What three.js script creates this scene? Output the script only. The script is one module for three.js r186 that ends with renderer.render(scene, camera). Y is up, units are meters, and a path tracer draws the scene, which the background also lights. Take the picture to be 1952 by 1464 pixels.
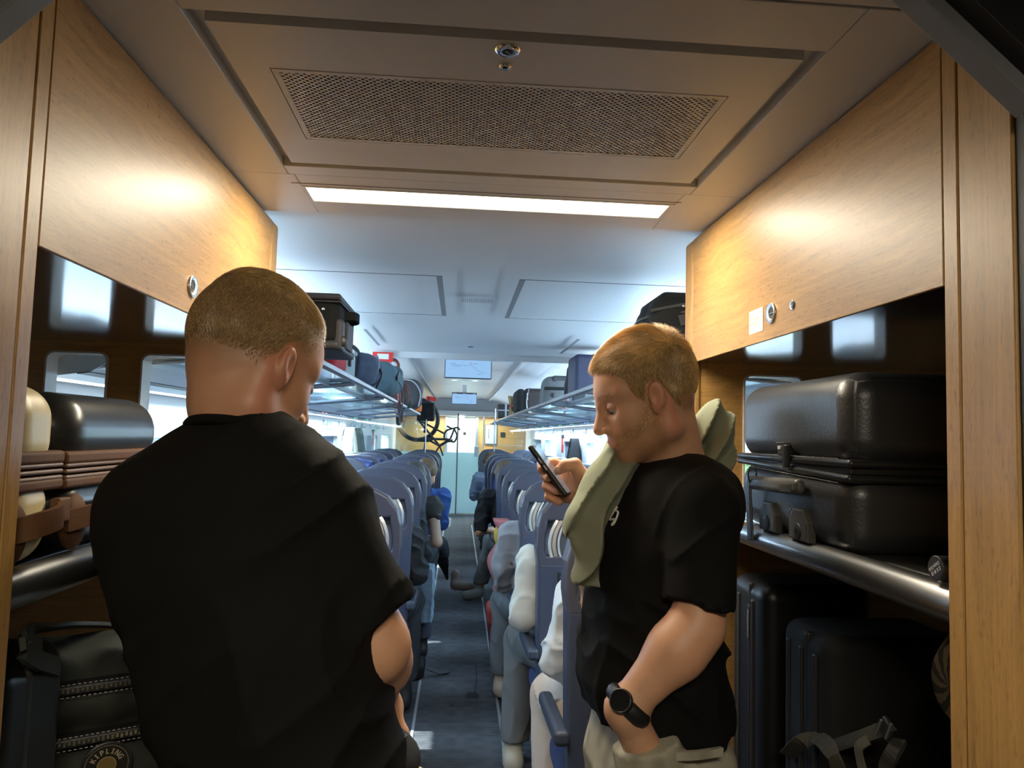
import * as THREE from 'three';
import { RoundedBoxGeometry } from 'three/addons/geometries/RoundedBoxGeometry.js';
import { RectAreaLightUniformsLib } from 'three/addons/lights/RectAreaLightUniformsLib.js';
import { mergeGeometries, mergeVertices } from 'three/addons/utils/BufferGeometryUtils.js';

// ---------- camera, sky, large lights, exposure ----------
const scene = new THREE.Scene();
const V3 = (x, y, z) => new THREE.Vector3(x, y, z);
const camera = new THREE.PerspectiveCamera(2 * Math.atan(732 / 1400) * 180 / Math.PI, 1952 / 1464, 0.05, 200);
const AX = [V3(0.99698, 0.02795, 0.07250), V3(-0.03291, 0.99713, 0.06823), V3(-0.07038, -0.07041, 0.99503)];
camera.position.set(-0.06, 1.58, 0);
camera.quaternion.setFromRotationMatrix(new THREE.Matrix4().makeBasis(...AX));
scene.background = new THREE.Color().setRGB(0.72, 0.92, 1.0);
scene.backgroundIntensity = 8;
const renderer = new THREE.WebGLRenderer();
renderer.toneMapping = THREE.LinearToneMapping;
renderer.toneMappingExposure = 1.18;
renderer.shadowMap.enabled = true;
RectAreaLightUniformsLib.init();
// a rectangular light: centre, facing direction, width (along "along"), height
function areaLight(c, dir, along, w, h, rgb, k) {
  const l = new THREE.RectAreaLight(new THREE.Color().setRGB(...rgb), k, w, h);
  const z = dir.clone().normalize().negate(), x = along.clone().normalize(), y = z.clone().cross(x);
  l.quaternion.setFromRotationMatrix(new THREE.Matrix4().makeBasis(x, y, z));
  l.position.copy(c); l.castShadow = true; scene.add(l); return l;
}
const COOL = [0.54, 0.77, 1.0], WARM = [1.0, 0.89, 0.69];
const LAMP_K = 64, WASH_K = 80, UP_K = 27, LOBBY_K = 42;

const sun = new THREE.DirectionalLight(new THREE.Color().setRGB(1, 0.95, 0.86), 16);
sun.position.set(-8, 9.6, -6.6); sun.target.position.set(0, 0, -8); sun.castShadow = true; sun.shadow.radius = 1.5;
sun.shadow.camera.left = -10; sun.shadow.camera.right = 10; sun.shadow.camera.top = 8; sun.shadow.camera.bottom = -8; sun.shadow.camera.far = 40; sun.shadow.mapSize.set(2048, 2048);
scene.add(sun, sun.target);

// ---------- helpers ----------
let seed = 7;
const rnd = () => { seed = (seed * 1664525 + 1013904223) >>> 0; return seed / 4294967296; };
const lerp = (a, b, t) => a + (b - a) * t, clamp = (x, a = 0, b = 1) => Math.max(a, Math.min(b, x));
const sstep = (a, b, x) => { const t = clamp((x - a) / (b - a)); return t * t * (3 - 2 * t); };
const hash = (x, y, z) => { let h = (x * 374761393 + y * 668265263 + z * 1274126177) | 0; h = Math.imul(h ^ (h >>> 13), 1274126177); return ((h ^ (h >>> 16)) >>> 0) / 4294967296; };
function noise(x, y = 0, z = 0, px = 0, py = 0) {      // value noise, optional period in x and y
  const xi = Math.floor(x), yi = Math.floor(y), zi = Math.floor(z), s = (t) => t * t * (3 - 2 * t);
  const fx = s(x - xi), fy = s(y - yi), fz = s(z - zi), m = (a, p) => p ? ((a % p) + p) % p : a;
  const g = (a, b, c) => hash(m(xi + a, px), m(yi + b, py), zi + c);
  const l = (c) => lerp(lerp(g(0, 0, c), g(1, 0, c), fx), lerp(g(0, 1, c), g(1, 1, c), fx), fy);
  return lerp(l(0), l(1), fz);
}
const fbm = (x, y, z) => noise(x, y, z) * 0.55 + noise(x * 2.1, y * 2.1, z * 2.1) * 0.3 + noise(x * 4.3, y * 4.3, z * 4.3) * 0.15;
// a pixel of the photograph taken to a depth, or to a plane x = X or y = Y
const ray = (u, v) => AX[0].clone().multiplyScalar((u - 976) / 1400).addScaledVector(AX[1], -(v - 732) / 1400).addScaledVector(AX[2], -1);
const at = (u, v, D) => { const r = ray(u, v); return camera.position.clone().addScaledVector(r, D / -r.z); };
const atX = (u, v, X) => { const r = ray(u, v); return camera.position.clone().addScaledVector(r, (X - camera.position.x) / r.x); };
const atY = (u, v, Y) => { const r = ray(u, v); return camera.position.clone().addScaledVector(r, (Y - camera.position.y) / r.y); };

const used = new Map();
const numbered = (n) => { const k = used.get(n) ?? 0; used.set(n, k + 1); return k ? n + '_' + String(k).padStart(3, '0') : n; };
function thing(name, label, category, pos = [0, 0, 0], turn = 0, group) {
  const o = new THREE.Group(); o.name = numbered(name); o.position.set(...pos); o.rotation.y = turn; scene.add(o);
  o.userData = { label, category }; if (group) o.userData.group = group; return o;
}
function flat(g) { const r = g.index ? g.toNonIndexed() : g; for (const k of Object.keys(r.attributes)) if (!['position', 'normal', 'uv', 'color'].includes(k)) r.deleteAttribute(k); if (!r.attributes.uv) uvBox(r); return r; }
function merge(gs) { gs = [gs].flat(); if (gs.length === 1) return gs[0]; return mergeGeometries(gs.map(flat)); }
function part(name, gs, m, parent, label) {
  const o = new THREE.Mesh(merge(gs), m); o.name = name; o.castShadow = o.receiveShadow = true; parent.add(o);
  if (label) o.userData.label = label; return o;
}
function solo(name, gs, m, label, category, group) {
  const o = part(numbered(name), gs, m, scene); o.userData = { label, category }; if (group) o.userData.group = group; return o;
}
function struct(name, gs, m, label, category = 'structure') { const o = part(numbered(name), gs, m, scene); o.userData = { kind: 'structure', label, category }; return o; }
function dup(root, pos, turn, label, group) {
  const r = root.clone(); r.name = numbered(root.name.replace(/_\d{3}$/, '')); r.userData = { ...root.userData }; scene.add(r);
  r.position.set(...pos); r.rotation.y = turn; if (label) r.userData.label = label; if (group) r.userData.group = group; return r;
}
// uv in metres by the way each face points; up = true runs u upwards
function uvBox(g, up = false) {
  const p = g.attributes.position, n = g.attributes.normal, uv = new Float32Array(p.count * 2);
  for (let i = 0; i < p.count; i++) {
    const ax = Math.abs(n.getX(i)), ay = Math.abs(n.getY(i)), az = Math.abs(n.getZ(i));
    let u, v; if (ax >= ay && ax >= az) { u = p.getZ(i); v = p.getY(i); } else if (ay >= az) { u = p.getX(i); v = p.getZ(i); } else { u = p.getX(i); v = p.getY(i); }
    if (up) [u, v] = [v, u]; uv[2 * i] = u; uv[2 * i + 1] = v;
  }
  g.setAttribute('uv', new THREE.BufferAttribute(uv, 2)); return g;
}
const T = (g, x = 0, y = 0, z = 0, rx = 0, ry = 0, rz = 0) => g.applyMatrix4(new THREE.Matrix4().compose(V3(x, y, z), new THREE.Quaternion().setFromEuler(new THREE.Euler(rx, ry, rz)), V3(1, 1, 1)));
const box = (w, h, d, x = 0, y = 0, z = 0, rx = 0, ry = 0, rz = 0) => T(uvBox(new THREE.BoxGeometry(w, h, d).toNonIndexed()), x, y, z, rx, ry, rz);
// box from lower to upper corner, D = depth (positive, away from the camera)
const span = (x0, x1, y0, y1, d0, d1, r = 0, up = false) => { const w = x1 - x0, h = y1 - y0, d = d1 - d0; const g = r ? rb(w, h, d, r) : new THREE.BoxGeometry(w, h, d).toNonIndexed(); return uvBox(T(g, (x0 + x1) / 2, (y0 + y1) / 2, -(d0 + d1) / 2), up); };
const rb = (w, h, d, r, seg = 3) => { const g = new RoundedBoxGeometry(w, h, d, seg, Math.min(r, w / 2.01, h / 2.01, d / 2.01)); return uvBox(g.index ? g.toNonIndexed() : g); };
const rbox = (w, h, d, r, x = 0, y = 0, z = 0, rx = 0, ry = 0, rz = 0, seg = 3) => T(rb(w, h, d, r, seg), x, y, z, rx, ry, rz);
function rod(a, b, r, r2 = r, seg = 12) { const d = b.clone().sub(a), g = new THREE.CylinderGeometry(r2, r, d.length(), seg); g.applyQuaternion(new THREE.Quaternion().setFromUnitVectors(V3(0, 1, 0), d.clone().normalize())); const c = a.clone().add(b).multiplyScalar(0.5); return g.translate(c.x, c.y, c.z); }
function tube(pts, r, seg = 40, rad = 8, closed = false) { return new THREE.TubeGeometry(new THREE.CatmullRomCurve3(pts, closed), seg, r, rad, closed); }
// a flat strap along points with a given width direction
function strap(pts, wdir, w, t = 0.003, seg = 24, closed = false) {
  const c = new THREE.CatmullRomCurve3(pts, closed), pos = [], idx = [];
  for (let i = 0; i <= seg; i++) {
    const p = c.getPoint(i / seg), tg = c.getTangent(i / seg), wd = wdir.clone().addScaledVector(tg, -wdir.dot(tg)).normalize(), nd = tg.clone().cross(wd);
    for (const [a, b] of [[-1, -1], [1, -1], [1, 1], [-1, 1]]) { const q = p.clone().addScaledVector(wd, a * w / 2).addScaledVector(nd, b * t / 2); pos.push(q.x, q.y, q.z); }
    if (i < seg) for (let k = 0; k < 4; k++) { const a = i * 4 + k, b = i * 4 + (k + 1) % 4; idx.push(a, b, a + 4, b, b + 4, a + 4); }
  }
  if (!closed) { idx.push(0, 2, 1, 0, 3, 2); const e = seg * 4; idx.push(e, e + 1, e + 2, e, e + 2, e + 3); }
  const g = new THREE.BufferGeometry(); g.setAttribute('position', new THREE.Float32BufferAttribute(pos, 3)); g.setIndex(idx);
  const n = g.toNonIndexed(); n.computeVertexNormals(); return uvBox(n);
}
function shapeOf(pts, holes = []) { const s = new THREE.Shape(pts.map((p) => new THREE.Vector2(...p))); for (const h of holes) s.holes.push(new THREE.Path(h.map((p) => new THREE.Vector2(...p)))); return s; }
function rrect(x0, x1, y0, y1, r, n = 5) { const o = []; for (const [cx, cy, a] of [[x1 - r, y1 - r, 0], [x0 + r, y1 - r, 1], [x0 + r, y0 + r, 2], [x1 - r, y0 + r, 3]]) for (let i = 0; i <= n; i++) { const t = (a + i / n) * Math.PI / 2; o.push([cx + r * Math.cos(t), cy + r * Math.sin(t)]); } return o; }
const extr = (shape, depth, bevel = 0, seg = 2) => uvBox(new THREE.ExtrudeGeometry(shape, { depth, bevelEnabled: bevel > 0, bevelSize: bevel, bevelThickness: bevel, bevelSegments: seg, curveSegments: 10 }));
const lathe = (pts, seg = 32) => new THREE.LatheGeometry(pts.map((p) => new THREE.Vector2(...p)), seg);
// mesh of the surface f = 0 (f < 0 inside) by naive surface nets; col(x, y, z) gives a linear colour per vertex
function sdfMesh(f, lo, hi, cell, col) {
  const n = [0, 1, 2].map((k) => Math.ceil((hi[k] - lo[k]) / cell) + 2), [nx, ny, nz] = n, ox = lo[0] - cell / 2, oy = lo[1] - cell / 2, oz = lo[2] - cell / 2;
  const val = new Float32Array(nx * ny * nz), id = new Int32Array(nx * ny * nz).fill(-1), I = (i, j, k) => i + nx * (j + ny * k);
  for (let k = 0; k < nz; k++) for (let j = 0; j < ny; j++) for (let i = 0; i < nx; i++) val[I(i, j, k)] = f(ox + i * cell, oy + j * cell, oz + k * cell);
  const pos = [], idx = [], E = [[0, 1], [2, 3], [4, 5], [6, 7], [0, 2], [1, 3], [4, 6], [5, 7], [0, 4], [1, 5], [2, 6], [3, 7]];
  for (let k = 0; k < nz - 1; k++) for (let j = 0; j < ny - 1; j++) for (let i = 0; i < nx - 1; i++) {
    const v = []; let m = 0; for (let c = 0; c < 8; c++) { v.push(val[I(i + (c & 1), j + ((c >> 1) & 1), k + (c >> 2))]); if (v[c] < 0) m++; }
    if (m === 0 || m === 8) continue;
    let x = 0, y = 0, z = 0, cnt = 0;
    for (const [a, b] of E) if ((v[a] < 0) !== (v[b] < 0)) { const t = v[a] / (v[a] - v[b]); x += lerp(a & 1, b & 1, t); y += lerp((a >> 1) & 1, (b >> 1) & 1, t); z += lerp(a >> 2, b >> 2, t); cnt++; }
    id[I(i, j, k)] = pos.length / 3; pos.push(ox + (i + x / cnt) * cell, oy + (j + y / cnt) * cell, oz + (k + z / cnt) * cell);
  }
  const quad = (a, b, c, d, flip) => { if (a < 0 || b < 0 || c < 0 || d < 0) return; flip ? idx.push(a, c, b, a, d, c) : idx.push(a, b, c, a, c, d); };
  for (let k = 1; k < nz - 1; k++) for (let j = 1; j < ny - 1; j++) for (let i = 1; i < nx - 1; i++) {
    const s = val[I(i, j, k)] < 0;
    if (s !== val[I(i + 1, j, k)] < 0) quad(id[I(i, j - 1, k - 1)], id[I(i, j, k - 1)], id[I(i, j, k)], id[I(i, j - 1, k)], !s);
    if (s !== val[I(i, j + 1, k)] < 0) quad(id[I(i - 1, j, k - 1)], id[I(i - 1, j, k)], id[I(i, j, k)], id[I(i, j, k - 1)], !s);
    if (s !== val[I(i, j, k + 1)] < 0) quad(id[I(i - 1, j - 1, k)], id[I(i, j - 1, k)], id[I(i, j, k)], id[I(i - 1, j, k)], !s);
  }
  const g = new THREE.BufferGeometry(); g.setAttribute('position', new THREE.Float32BufferAttribute(pos, 3)); g.setIndex(idx);
  const nor = new Float32Array(pos.length), e = cell * 0.5, uv = new Float32Array(pos.length / 3 * 2);
  for (let q = 0; q < pos.length; q += 3) {
    const x = pos[q], y = pos[q + 1], z = pos[q + 2];
    let a = f(x + e, y, z) - f(x - e, y, z), b = f(x, y + e, z) - f(x, y - e, z), c = f(x, y, z + e) - f(x, y, z - e); const l = Math.hypot(a, b, c) || 1;
    nor[q] = a / l; nor[q + 1] = b / l; nor[q + 2] = c / l;
    uv[q / 3 * 2] = x + z; uv[q / 3 * 2 + 1] = y + 0.3 * (x - z);
  }
  g.setAttribute('normal', new THREE.BufferAttribute(nor, 3)); g.setAttribute('uv', new THREE.BufferAttribute(uv, 2));
  if (col) { const c = []; for (let q = 0; q < pos.length; q += 3) c.push(...col(pos[q], pos[q + 1], pos[q + 2])); g.setAttribute('color', new THREE.Float32BufferAttribute(c, 3)); }
  return g;
}
const smin = (a, b, k) => { const h = Math.max(k - Math.abs(a - b), 0) / k; return Math.min(a, b) - h * h * k * 0.25; };
const smax = (a, b, k) => -smin(-a, -b, k);
// distance to a tapered capsule a-b with radii ra, rb
function cap(a, b, ra, rb2) {
  const bx = b.x - a.x, by = b.y - a.y, bz = b.z - a.z, L = bx * bx + by * by + bz * bz || 1e-9;
  return (x, y, z) => { const px = x - a.x, py = y - a.y, pz = z - a.z; const t = clamp((px * bx + py * by + pz * bz) / L); return Math.hypot(px - bx * t, py - by * t, pz - bz * t) - (ra + (rb2 - ra) * t); };
}
// rounded ellipsoid with centre c, radii r and an optional turn (quaternion)
function ell(c, r, q) {
  const v = V3(0, 0, 0), qi = q ? q.clone().invert() : null, m = Math.min(r.x, r.y, r.z);
  return (x, y, z) => { v.set(x - c.x, y - c.y, z - c.z); if (qi) v.applyQuaternion(qi); const k0 = Math.hypot(v.x / r.x, v.y / r.y, v.z / r.z); if (k0 < 1e-6) return -m; const k1 = Math.hypot(v.x / (r.x * r.x), v.y / (r.y * r.y), v.z / (r.z * r.z)); return k0 * (k0 - 1) / k1; };
}
const blend = (fs, k) => (x, y, z) => { let d = 1e9; for (const f of fs) d = d === 1e9 ? f(x, y, z) : smin(d, f(x, y, z), k); return d; };

// ---------- materials ----------
function dataTex(w, h, fn, srgb = true) {
  const d = new Uint8Array(w * h * 4);
  for (let y = 0; y < h; y++) for (let x = 0; x < w; x++) { const c = fn(x, y), o = (y * w + x) * 4; d[o] = clamp(c[0], 0, 255); d[o + 1] = clamp(c[1], 0, 255); d[o + 2] = clamp(c[2], 0, 255); d[o + 3] = 255; }
  const t = new THREE.DataTexture(d, w, h); t.wrapS = t.wrapT = THREE.RepeatWrapping; t.magFilter = THREE.LinearFilter; if (srgb) t.colorSpace = THREE.SRGBColorSpace; t.needsUpdate = true; return t;
}
function rep(t, u, v = u) { const c = t.clone(); c.repeat.set(u, v); c.needsUpdate = true; return c; }
const mat = (rgb, rough = 0.6, o = {}) => new THREE.MeshPhysicalMaterial({ color: Array.isArray(rgb) ? new THREE.Color().setRGB(...rgb) : new THREE.Color(rgb), roughness: rough, ...o });
const woodMap = dataTex(1024, 512, (x, y) => {
  const u = x / 1024, v = y / 512, warp = noise(u * 6, v * 5, 2, 6, 5) * 3;
  const fl = noise(u * 42, v * 150 + warp, 1, 42, 0), fl2 = noise(u * 90, v * 256, 5, 90, 256), band = noise(u * 3, v * 22 + warp, 9, 3, 0), ln = noise(u * 5, v * 120 + warp, 4, 5, 0);
  const t = 0.74 + 0.08 * band + 0.07 * ln - 0.09 * sstep(0.7, 0.95, fl) - 0.05 * fl2;
  return [255 * t * 0.985, 238 * t * 0.965, 205 * t * 0.93];
});
const woodBump = dataTex(512, 256, (x, y) => { const t = 120 + 90 * noise(x / 512 * 40, y / 256 * 110, 3, 40, 110) + 45 * noise(x / 512 * 128, y / 256 * 128, 6, 128, 128); return [t, t, t]; }, false);
const grain = dataTex(256, 256, (x, y) => { const t = 90 + 110 * noise(x / 4, y / 4, 1, 64, 64) + 55 * noise(x / 1.6, y / 1.6, 2, 160, 160); return [t, t, t]; }, false);
const weave = dataTex(128, 128, (x, y) => { const t = 128 + 60 * Math.sin(x * Math.PI / 2) * Math.cos(y * Math.PI / 4) + 60 * (hash(x, y, 3) - 0.5); return [t, t, t]; }, false);
const mottle = dataTex(256, 256, (x, y) => { const t = 205 + 50 * noise(x / 32, y / 32, 1, 8, 8) - 26 * hash(x, y, 5) ; return [t, t, t]; });
const woodTone = [0.75, 0.51, 0.24];
const M = {
  wood: mat(woodTone, 0.42, { map: rep(woodMap, 1.6, 3.2), bumpMap: rep(woodBump, 5, 9), bumpScale: 0.00008 }),
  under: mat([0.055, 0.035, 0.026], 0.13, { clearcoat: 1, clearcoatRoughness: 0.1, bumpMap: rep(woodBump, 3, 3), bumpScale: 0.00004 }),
  ceil: mat([0.62, 0.62, 0.62], 0.42, { bumpMap: rep(grain, 8), bumpScale: 0.00002 }),
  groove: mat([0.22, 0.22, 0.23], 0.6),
  vault: mat([0.60, 0.60, 0.61], 0.3),
  dark: mat([0.012, 0.012, 0.013], 0.5),
  black: mat([0.02, 0.02, 0.021], 0.45),
  steel: mat([0.62, 0.62, 0.62], 0.3, { metalness: 1 }),
  chrome: mat([0.85, 0.85, 0.84], 0.14, { metalness: 1 }),
  alu: mat([0.5, 0.51, 0.53], 0.32, { metalness: 0.9 }),
  wall: mat([0.66, 0.68, 0.69], 0.45),
  glass: mat([0.9, 0.97, 1.0], 0.03, { transmission: 1, thickness: 0, ior: 1.5 }),
  shelfGlass: mat([0.72, 0.86, 0.92], 0.06, { transmission: 0.8, thickness: 0, ior: 1.5 }),
};
// ---------- the car body ----------
const HC = 2.15, WX = 0.583, SX = 1.36, CAB0 = 0.93, CAB1 = 2.0, END = 14.4, EDGE = 5.35;
const carpet = dataTex(512, 512, (x, y) => { const s = 0.72 + 0.28 * (0.5 + 0.5 * Math.sin(y / 512 * 2 * Math.PI * 16)); const t = 92 * s + 46 * (hash(x, y, 1) - 0.5) + 26 * (noise(x / 64, y / 64, 4, 8, 8) - 0.5); return [t * 0.96, t, t * 1.08]; });
const carpetB = dataTex(64, 256, (x, y) => { const t = 128 + 100 * Math.sin(y / 256 * 2 * Math.PI * 8) + 50 * (hash(x, y, 2) - 0.5); return [t, t, t]; }, false);
struct('floor', span(-1.42, 1.42, -0.06, 0, -1.2, 17), mat([1, 1, 1], 0.72, { map: rep(carpet, 2.6), bumpMap: rep(carpetB, 2, 5.2), bumpScale: 0.003 }), 'dark grey ribbed carpet along the aisle', 'floor');
for (const [x, s] of [[-0.252, 'left'], [0.222, 'right']]) struct('trim_1', span(x - 0.008, x + 0.008, 0, 0.004, 2.1, 13.0, 0.002), mat([0.5, 0.53, 0.57], 0.4, { metalness: 0.3 }), 'thin metal strip edging the aisle carpet on the ' + s, 'trim');
{ // dark spill on the carpet
  const pts = []; for (let i = 0; i < 26; i++) { const a = i / 26 * Math.PI * 2, r = 0.05 * (0.7 + 0.6 * noise(Math.cos(a) * 2 + 5, Math.sin(a) * 2 + 5, 1)); pts.push([0.075 + 0.75 * r * Math.cos(a), 4.58 + 1.1 * r * Math.sin(a)]); }
  const sh = (p) => new THREE.ShapeGeometry(shapeOf(p)).rotateX(-Math.PI / 2).translate(0, 0.0012, 0);
  const tail = [[0.085, 4.6], [0.095, 4.6], [0.112, 4.85], [0.118, 5.2], [0.112, 5.22], [0.103, 4.85]];
  const m = mat([0.012, 0.012, 0.013], 0.7);
  const o = solo('carpet_stain', [sh(pts), sh(tail), sh([[-0.06, 4.4], [-0.04, 4.4], [-0.036, 4.43], [-0.056, 4.435]])], m, 'dark liquid stain with a long tail on the aisle carpet', 'stain');
}
// flat ceiling: pieces around the inset panel groove, with recessed seams between pieces
{
  const y0 = HC, y1 = HC + 0.05, g = 0.0045;
  const rows = [[-1.2, 0.886], [0.886, 1.933], [1.933, 2.335], [2.335, 3.78], [3.78, EDGE]];
  const pc = (x0, x1, d0, d1) => span(x0 + 0.0005, x1 - 0.0005, y0, y1, d0 + g / 2, d1 - g / 2, 0.0015);
  const ceiling = struct('ceiling', [span(-1.42, -0.378, y1 - 0.03, y1 + 0.03, -1.2, EDGE), span(0.368, 1.42, y1 - 0.03, y1 + 0.03, -1.2, EDGE), span(-0.378, 0.368, y1 - 0.03, y1 + 0.03, -1.2, 1.152), span(-0.378, 0.368, y1 - 0.03, y1 + 0.03, 1.434, EDGE)], M.ceil, 'pale grey panelled train ceiling', 'ceiling');
  const add = (...a) => part('ceiling_panel', pc(...a), M.ceil, ceiling);
  add(-1.4, 1.4, ...rows[0]);
  // second row has the inset door panel (groove 26 mm) and the lamp slot
  const gx = 0.458, d0 = 1.0, d1 = 1.58, gw = 0.022;
  add(-1.4, -gx, 0.886, 1.64); add(gx, 1.4, 0.886, 1.64); add(-gx, gx, 0.886, d0); add(-gx, gx, d1 + 0.004, 1.64);
  add(-1.4, -0.445, 1.636, 1.933); add(0.445, 1.4, 1.636, 1.933); add(-0.445, 0.445, 1.636, 1.715); add(-0.445, 0.445, 1.83, 1.933);
  const ac = thing('ceiling_hatch', 'large inset ceiling hatch holding the perforated air grille', 'hatch');
  const ix0 = -gx + gw, ix1 = gx - gw, id0 = d0 + gw * 1.15, id1 = d1 - gw * 0.6, vx0 = -0.378, vx1 = 0.368, vd0 = 1.152, vd1 = 1.434;
  const hp = []; for (const [a, b, c, d] of [[ix0, vx0, id0, id1], [vx1, ix1, id0, id1], [vx0, vx1, id0, vd0], [vx0, vx1, vd1, id1]]) hp.push(span(a, b, y0 + 0.001, y1 - 0.02, c, d));
  part('hatch_panel', hp, M.ceil, ac);
  // perforated grille: square cells with six-sided holes
  const fr = [[vx0 + 0.002, vx0 + 0.012, vd0 + 0.002, vd1 - 0.002], [vx1 - 0.012, vx1 - 0.002, vd0 + 0.002, vd1 - 0.002], [vx0 + 0.012, vx1 - 0.012, vd0 + 0.002, vd0 + 0.012], [vx0 + 0.012, vx1 - 0.012, vd1 - 0.012, vd1 - 0.002]];
  part('grille_frame', fr.map(([a, b, c, d]) => span(a, b, y0 + 0.0005, y0 + 0.006, c, d)), M.ceil, ac);
  const nx = 118, nd = 46, cw = (vx1 - vx0 - 0.024) / nx, cd = (vd1 - vd0 - 0.024) / nd, pos = [];
  for (let j = 0; j < nd; j++) for (let i = 0; i < nx; i++) {
    const x0 = vx0 + 0.012 + i * cw, z0 = vd0 + 0.012 + j * cd;
    if ((i + j) % 2) { pos.push(x0, z0, x0 + cw, z0 + cd, x0 + cw, z0, x0, z0, x0, z0 + cd, x0 + cw, z0 + cd); continue; }
    const cx = x0 + cw / 2, cz = z0 + cd / 2, R = 0.495;
    const out = [[0, 0], [0.5, 0], [1, 0], [1, 0.5], [1, 1], [0.5, 1], [0, 1], [0, 0.5]].map(([a, b]) => [x0 + a * cw, z0 + b * cd]);
    const inn = out.map((p) => { const a = Math.atan2((p[1] - cz) / cd, (p[0] - cx) / cw); return [cx + R * cw * Math.cos(a), cz + R * cd * Math.sin(a)]; });
    for (let k = 0; k < 8; k++) { const q = (k + 1) % 8; pos.push(...out[k], ...inn[q], ...out[q], ...out[k], ...inn[k], ...inn[q]); }
  }
  const P3 = new Float32Array(pos.length / 2 * 3), N3 = new Float32Array(P3.length); for (let i = 0; i < pos.length / 2; i++) { P3[3 * i] = pos[2 * i]; P3[3 * i + 1] = y0 + 0.0015; P3[3 * i + 2] = -pos[2 * i + 1]; N3[3 * i + 1] = -1; }
  const pg = new THREE.BufferGeometry(); pg.setAttribute('position', new THREE.BufferAttribute(P3, 3)); pg.setAttribute('normal', new THREE.BufferAttribute(N3, 3)); uvBox(pg);
  const grille = part('perforated_grille', pg, M.ceil, ac, 'finely perforated grey grille'); grille.userData.kind = 'stuff';
  part('added_duct', [span(vx0 - 0.01, vx0, y1 - 0.03, 2.42, vd0, vd1), span(vx1, vx1 + 0.01, y1 - 0.03, 2.42, vd0, vd1), span(vx0, vx1, y1 - 0.03, 2.42, vd0 - 0.01, vd0), span(vx0, vx1, y1 - 0.03, 2.42, vd1, vd1 + 0.01), span(vx0, vx1, 2.40, 2.42, vd0, vd1)], M.alu, ac, 'unseen sheet metal duct added to keep stray light out');  // unseen duct walls, added so that no cabin light gets in behind the grille
  for (const [u, d, r, nm, lb] of [[-0.006, 1.05, 0.019, 'ceiling_lock', 'round steel lock disc on the ceiling hatch'], [-0.007, 1.097, 0.0095, 'ceiling_lock', 'small round key lock beside the ceiling disc']]) {
    const t = thing(nm, lb, 'lock', [u, HC, -d], 0);
    part('rim', lathe([[r * 0.45, -0.003], [r * 0.75, -0.0045], [r, -0.001], [r, 0.001]]), M.chrome, t);
    part('core', lathe([[0.0001, -0.0025], [r * 0.45, -0.0025], [r * 0.45, 0]]), M.dark, t); part('key_slot', box(r * 0.5, 0.002, r * 0.18, 0, -0.003, 0, 0, 0.7), M.chrome, t);
  }
  // ceiling details further down the car
  for (const s of [-1, 1]) {
    const h = thing('ceiling_flap', 'flush service flap in the ceiling over the ' + (s < 0 ? 'left' : 'right') + ' seats', 'hatch');
    const x0 = s < 0 ? -0.80 : 0.155, x1 = s < 0 ? -0.148 : 0.80, a = 2.64, b = 3.53, w = 0.004, yy = HC - 0.0006;
    part('seam', span(x0, x1, yy, HC + 0.001, a, a + w), M.groove, h); part('seam', span(x0, x1, yy, HC + 0.001, b - w, b), M.groove, h);  // seams drawn as raised strips, groove shade put into their darker grey
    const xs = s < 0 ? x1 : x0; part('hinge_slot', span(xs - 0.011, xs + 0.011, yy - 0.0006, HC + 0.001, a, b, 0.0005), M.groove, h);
    const sx = s < 0 ? -0.6 : 0.618; solo('ceiling_slot', span(sx - 0.009, sx + 0.009, HC - 0.001, HC + 0.001, s < 0 ? 4.12 : 4.2, s < 0 ? 4.85 : 4.95), M.groove, 'dark slot in the ceiling above the ' + (s < 0 ? 'left' : 'right') + ' luggage', 'slot');
  }
  const sp = thing('ceiling_speaker', 'small slotted speaker grille in the ceiling', 'speaker', [0.0, HC, -3.1]);
  for (let i = 0; i < 17; i++) part('slot', box(0.003, 0.0012, 0.09, -0.064 + i * 0.008, -0.0002, 0), M.groove, sp);
  solo('ceiling_sensor', lathe([[0.0001, -0.006], [0.012, -0.005], [0.022, 0]]).translate(0, HC, -4.75), M.alu, 'tiny round sensor on the ceiling before the screen', 'sensor');
  struct('trim_2', span(-1.1, 1.1, HC - 0.026, HC + 0.06, EDGE, EDGE + 0.03, 0.004), M.ceil, 'straight edge where the flat ceiling ends', 'trim');
}
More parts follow.
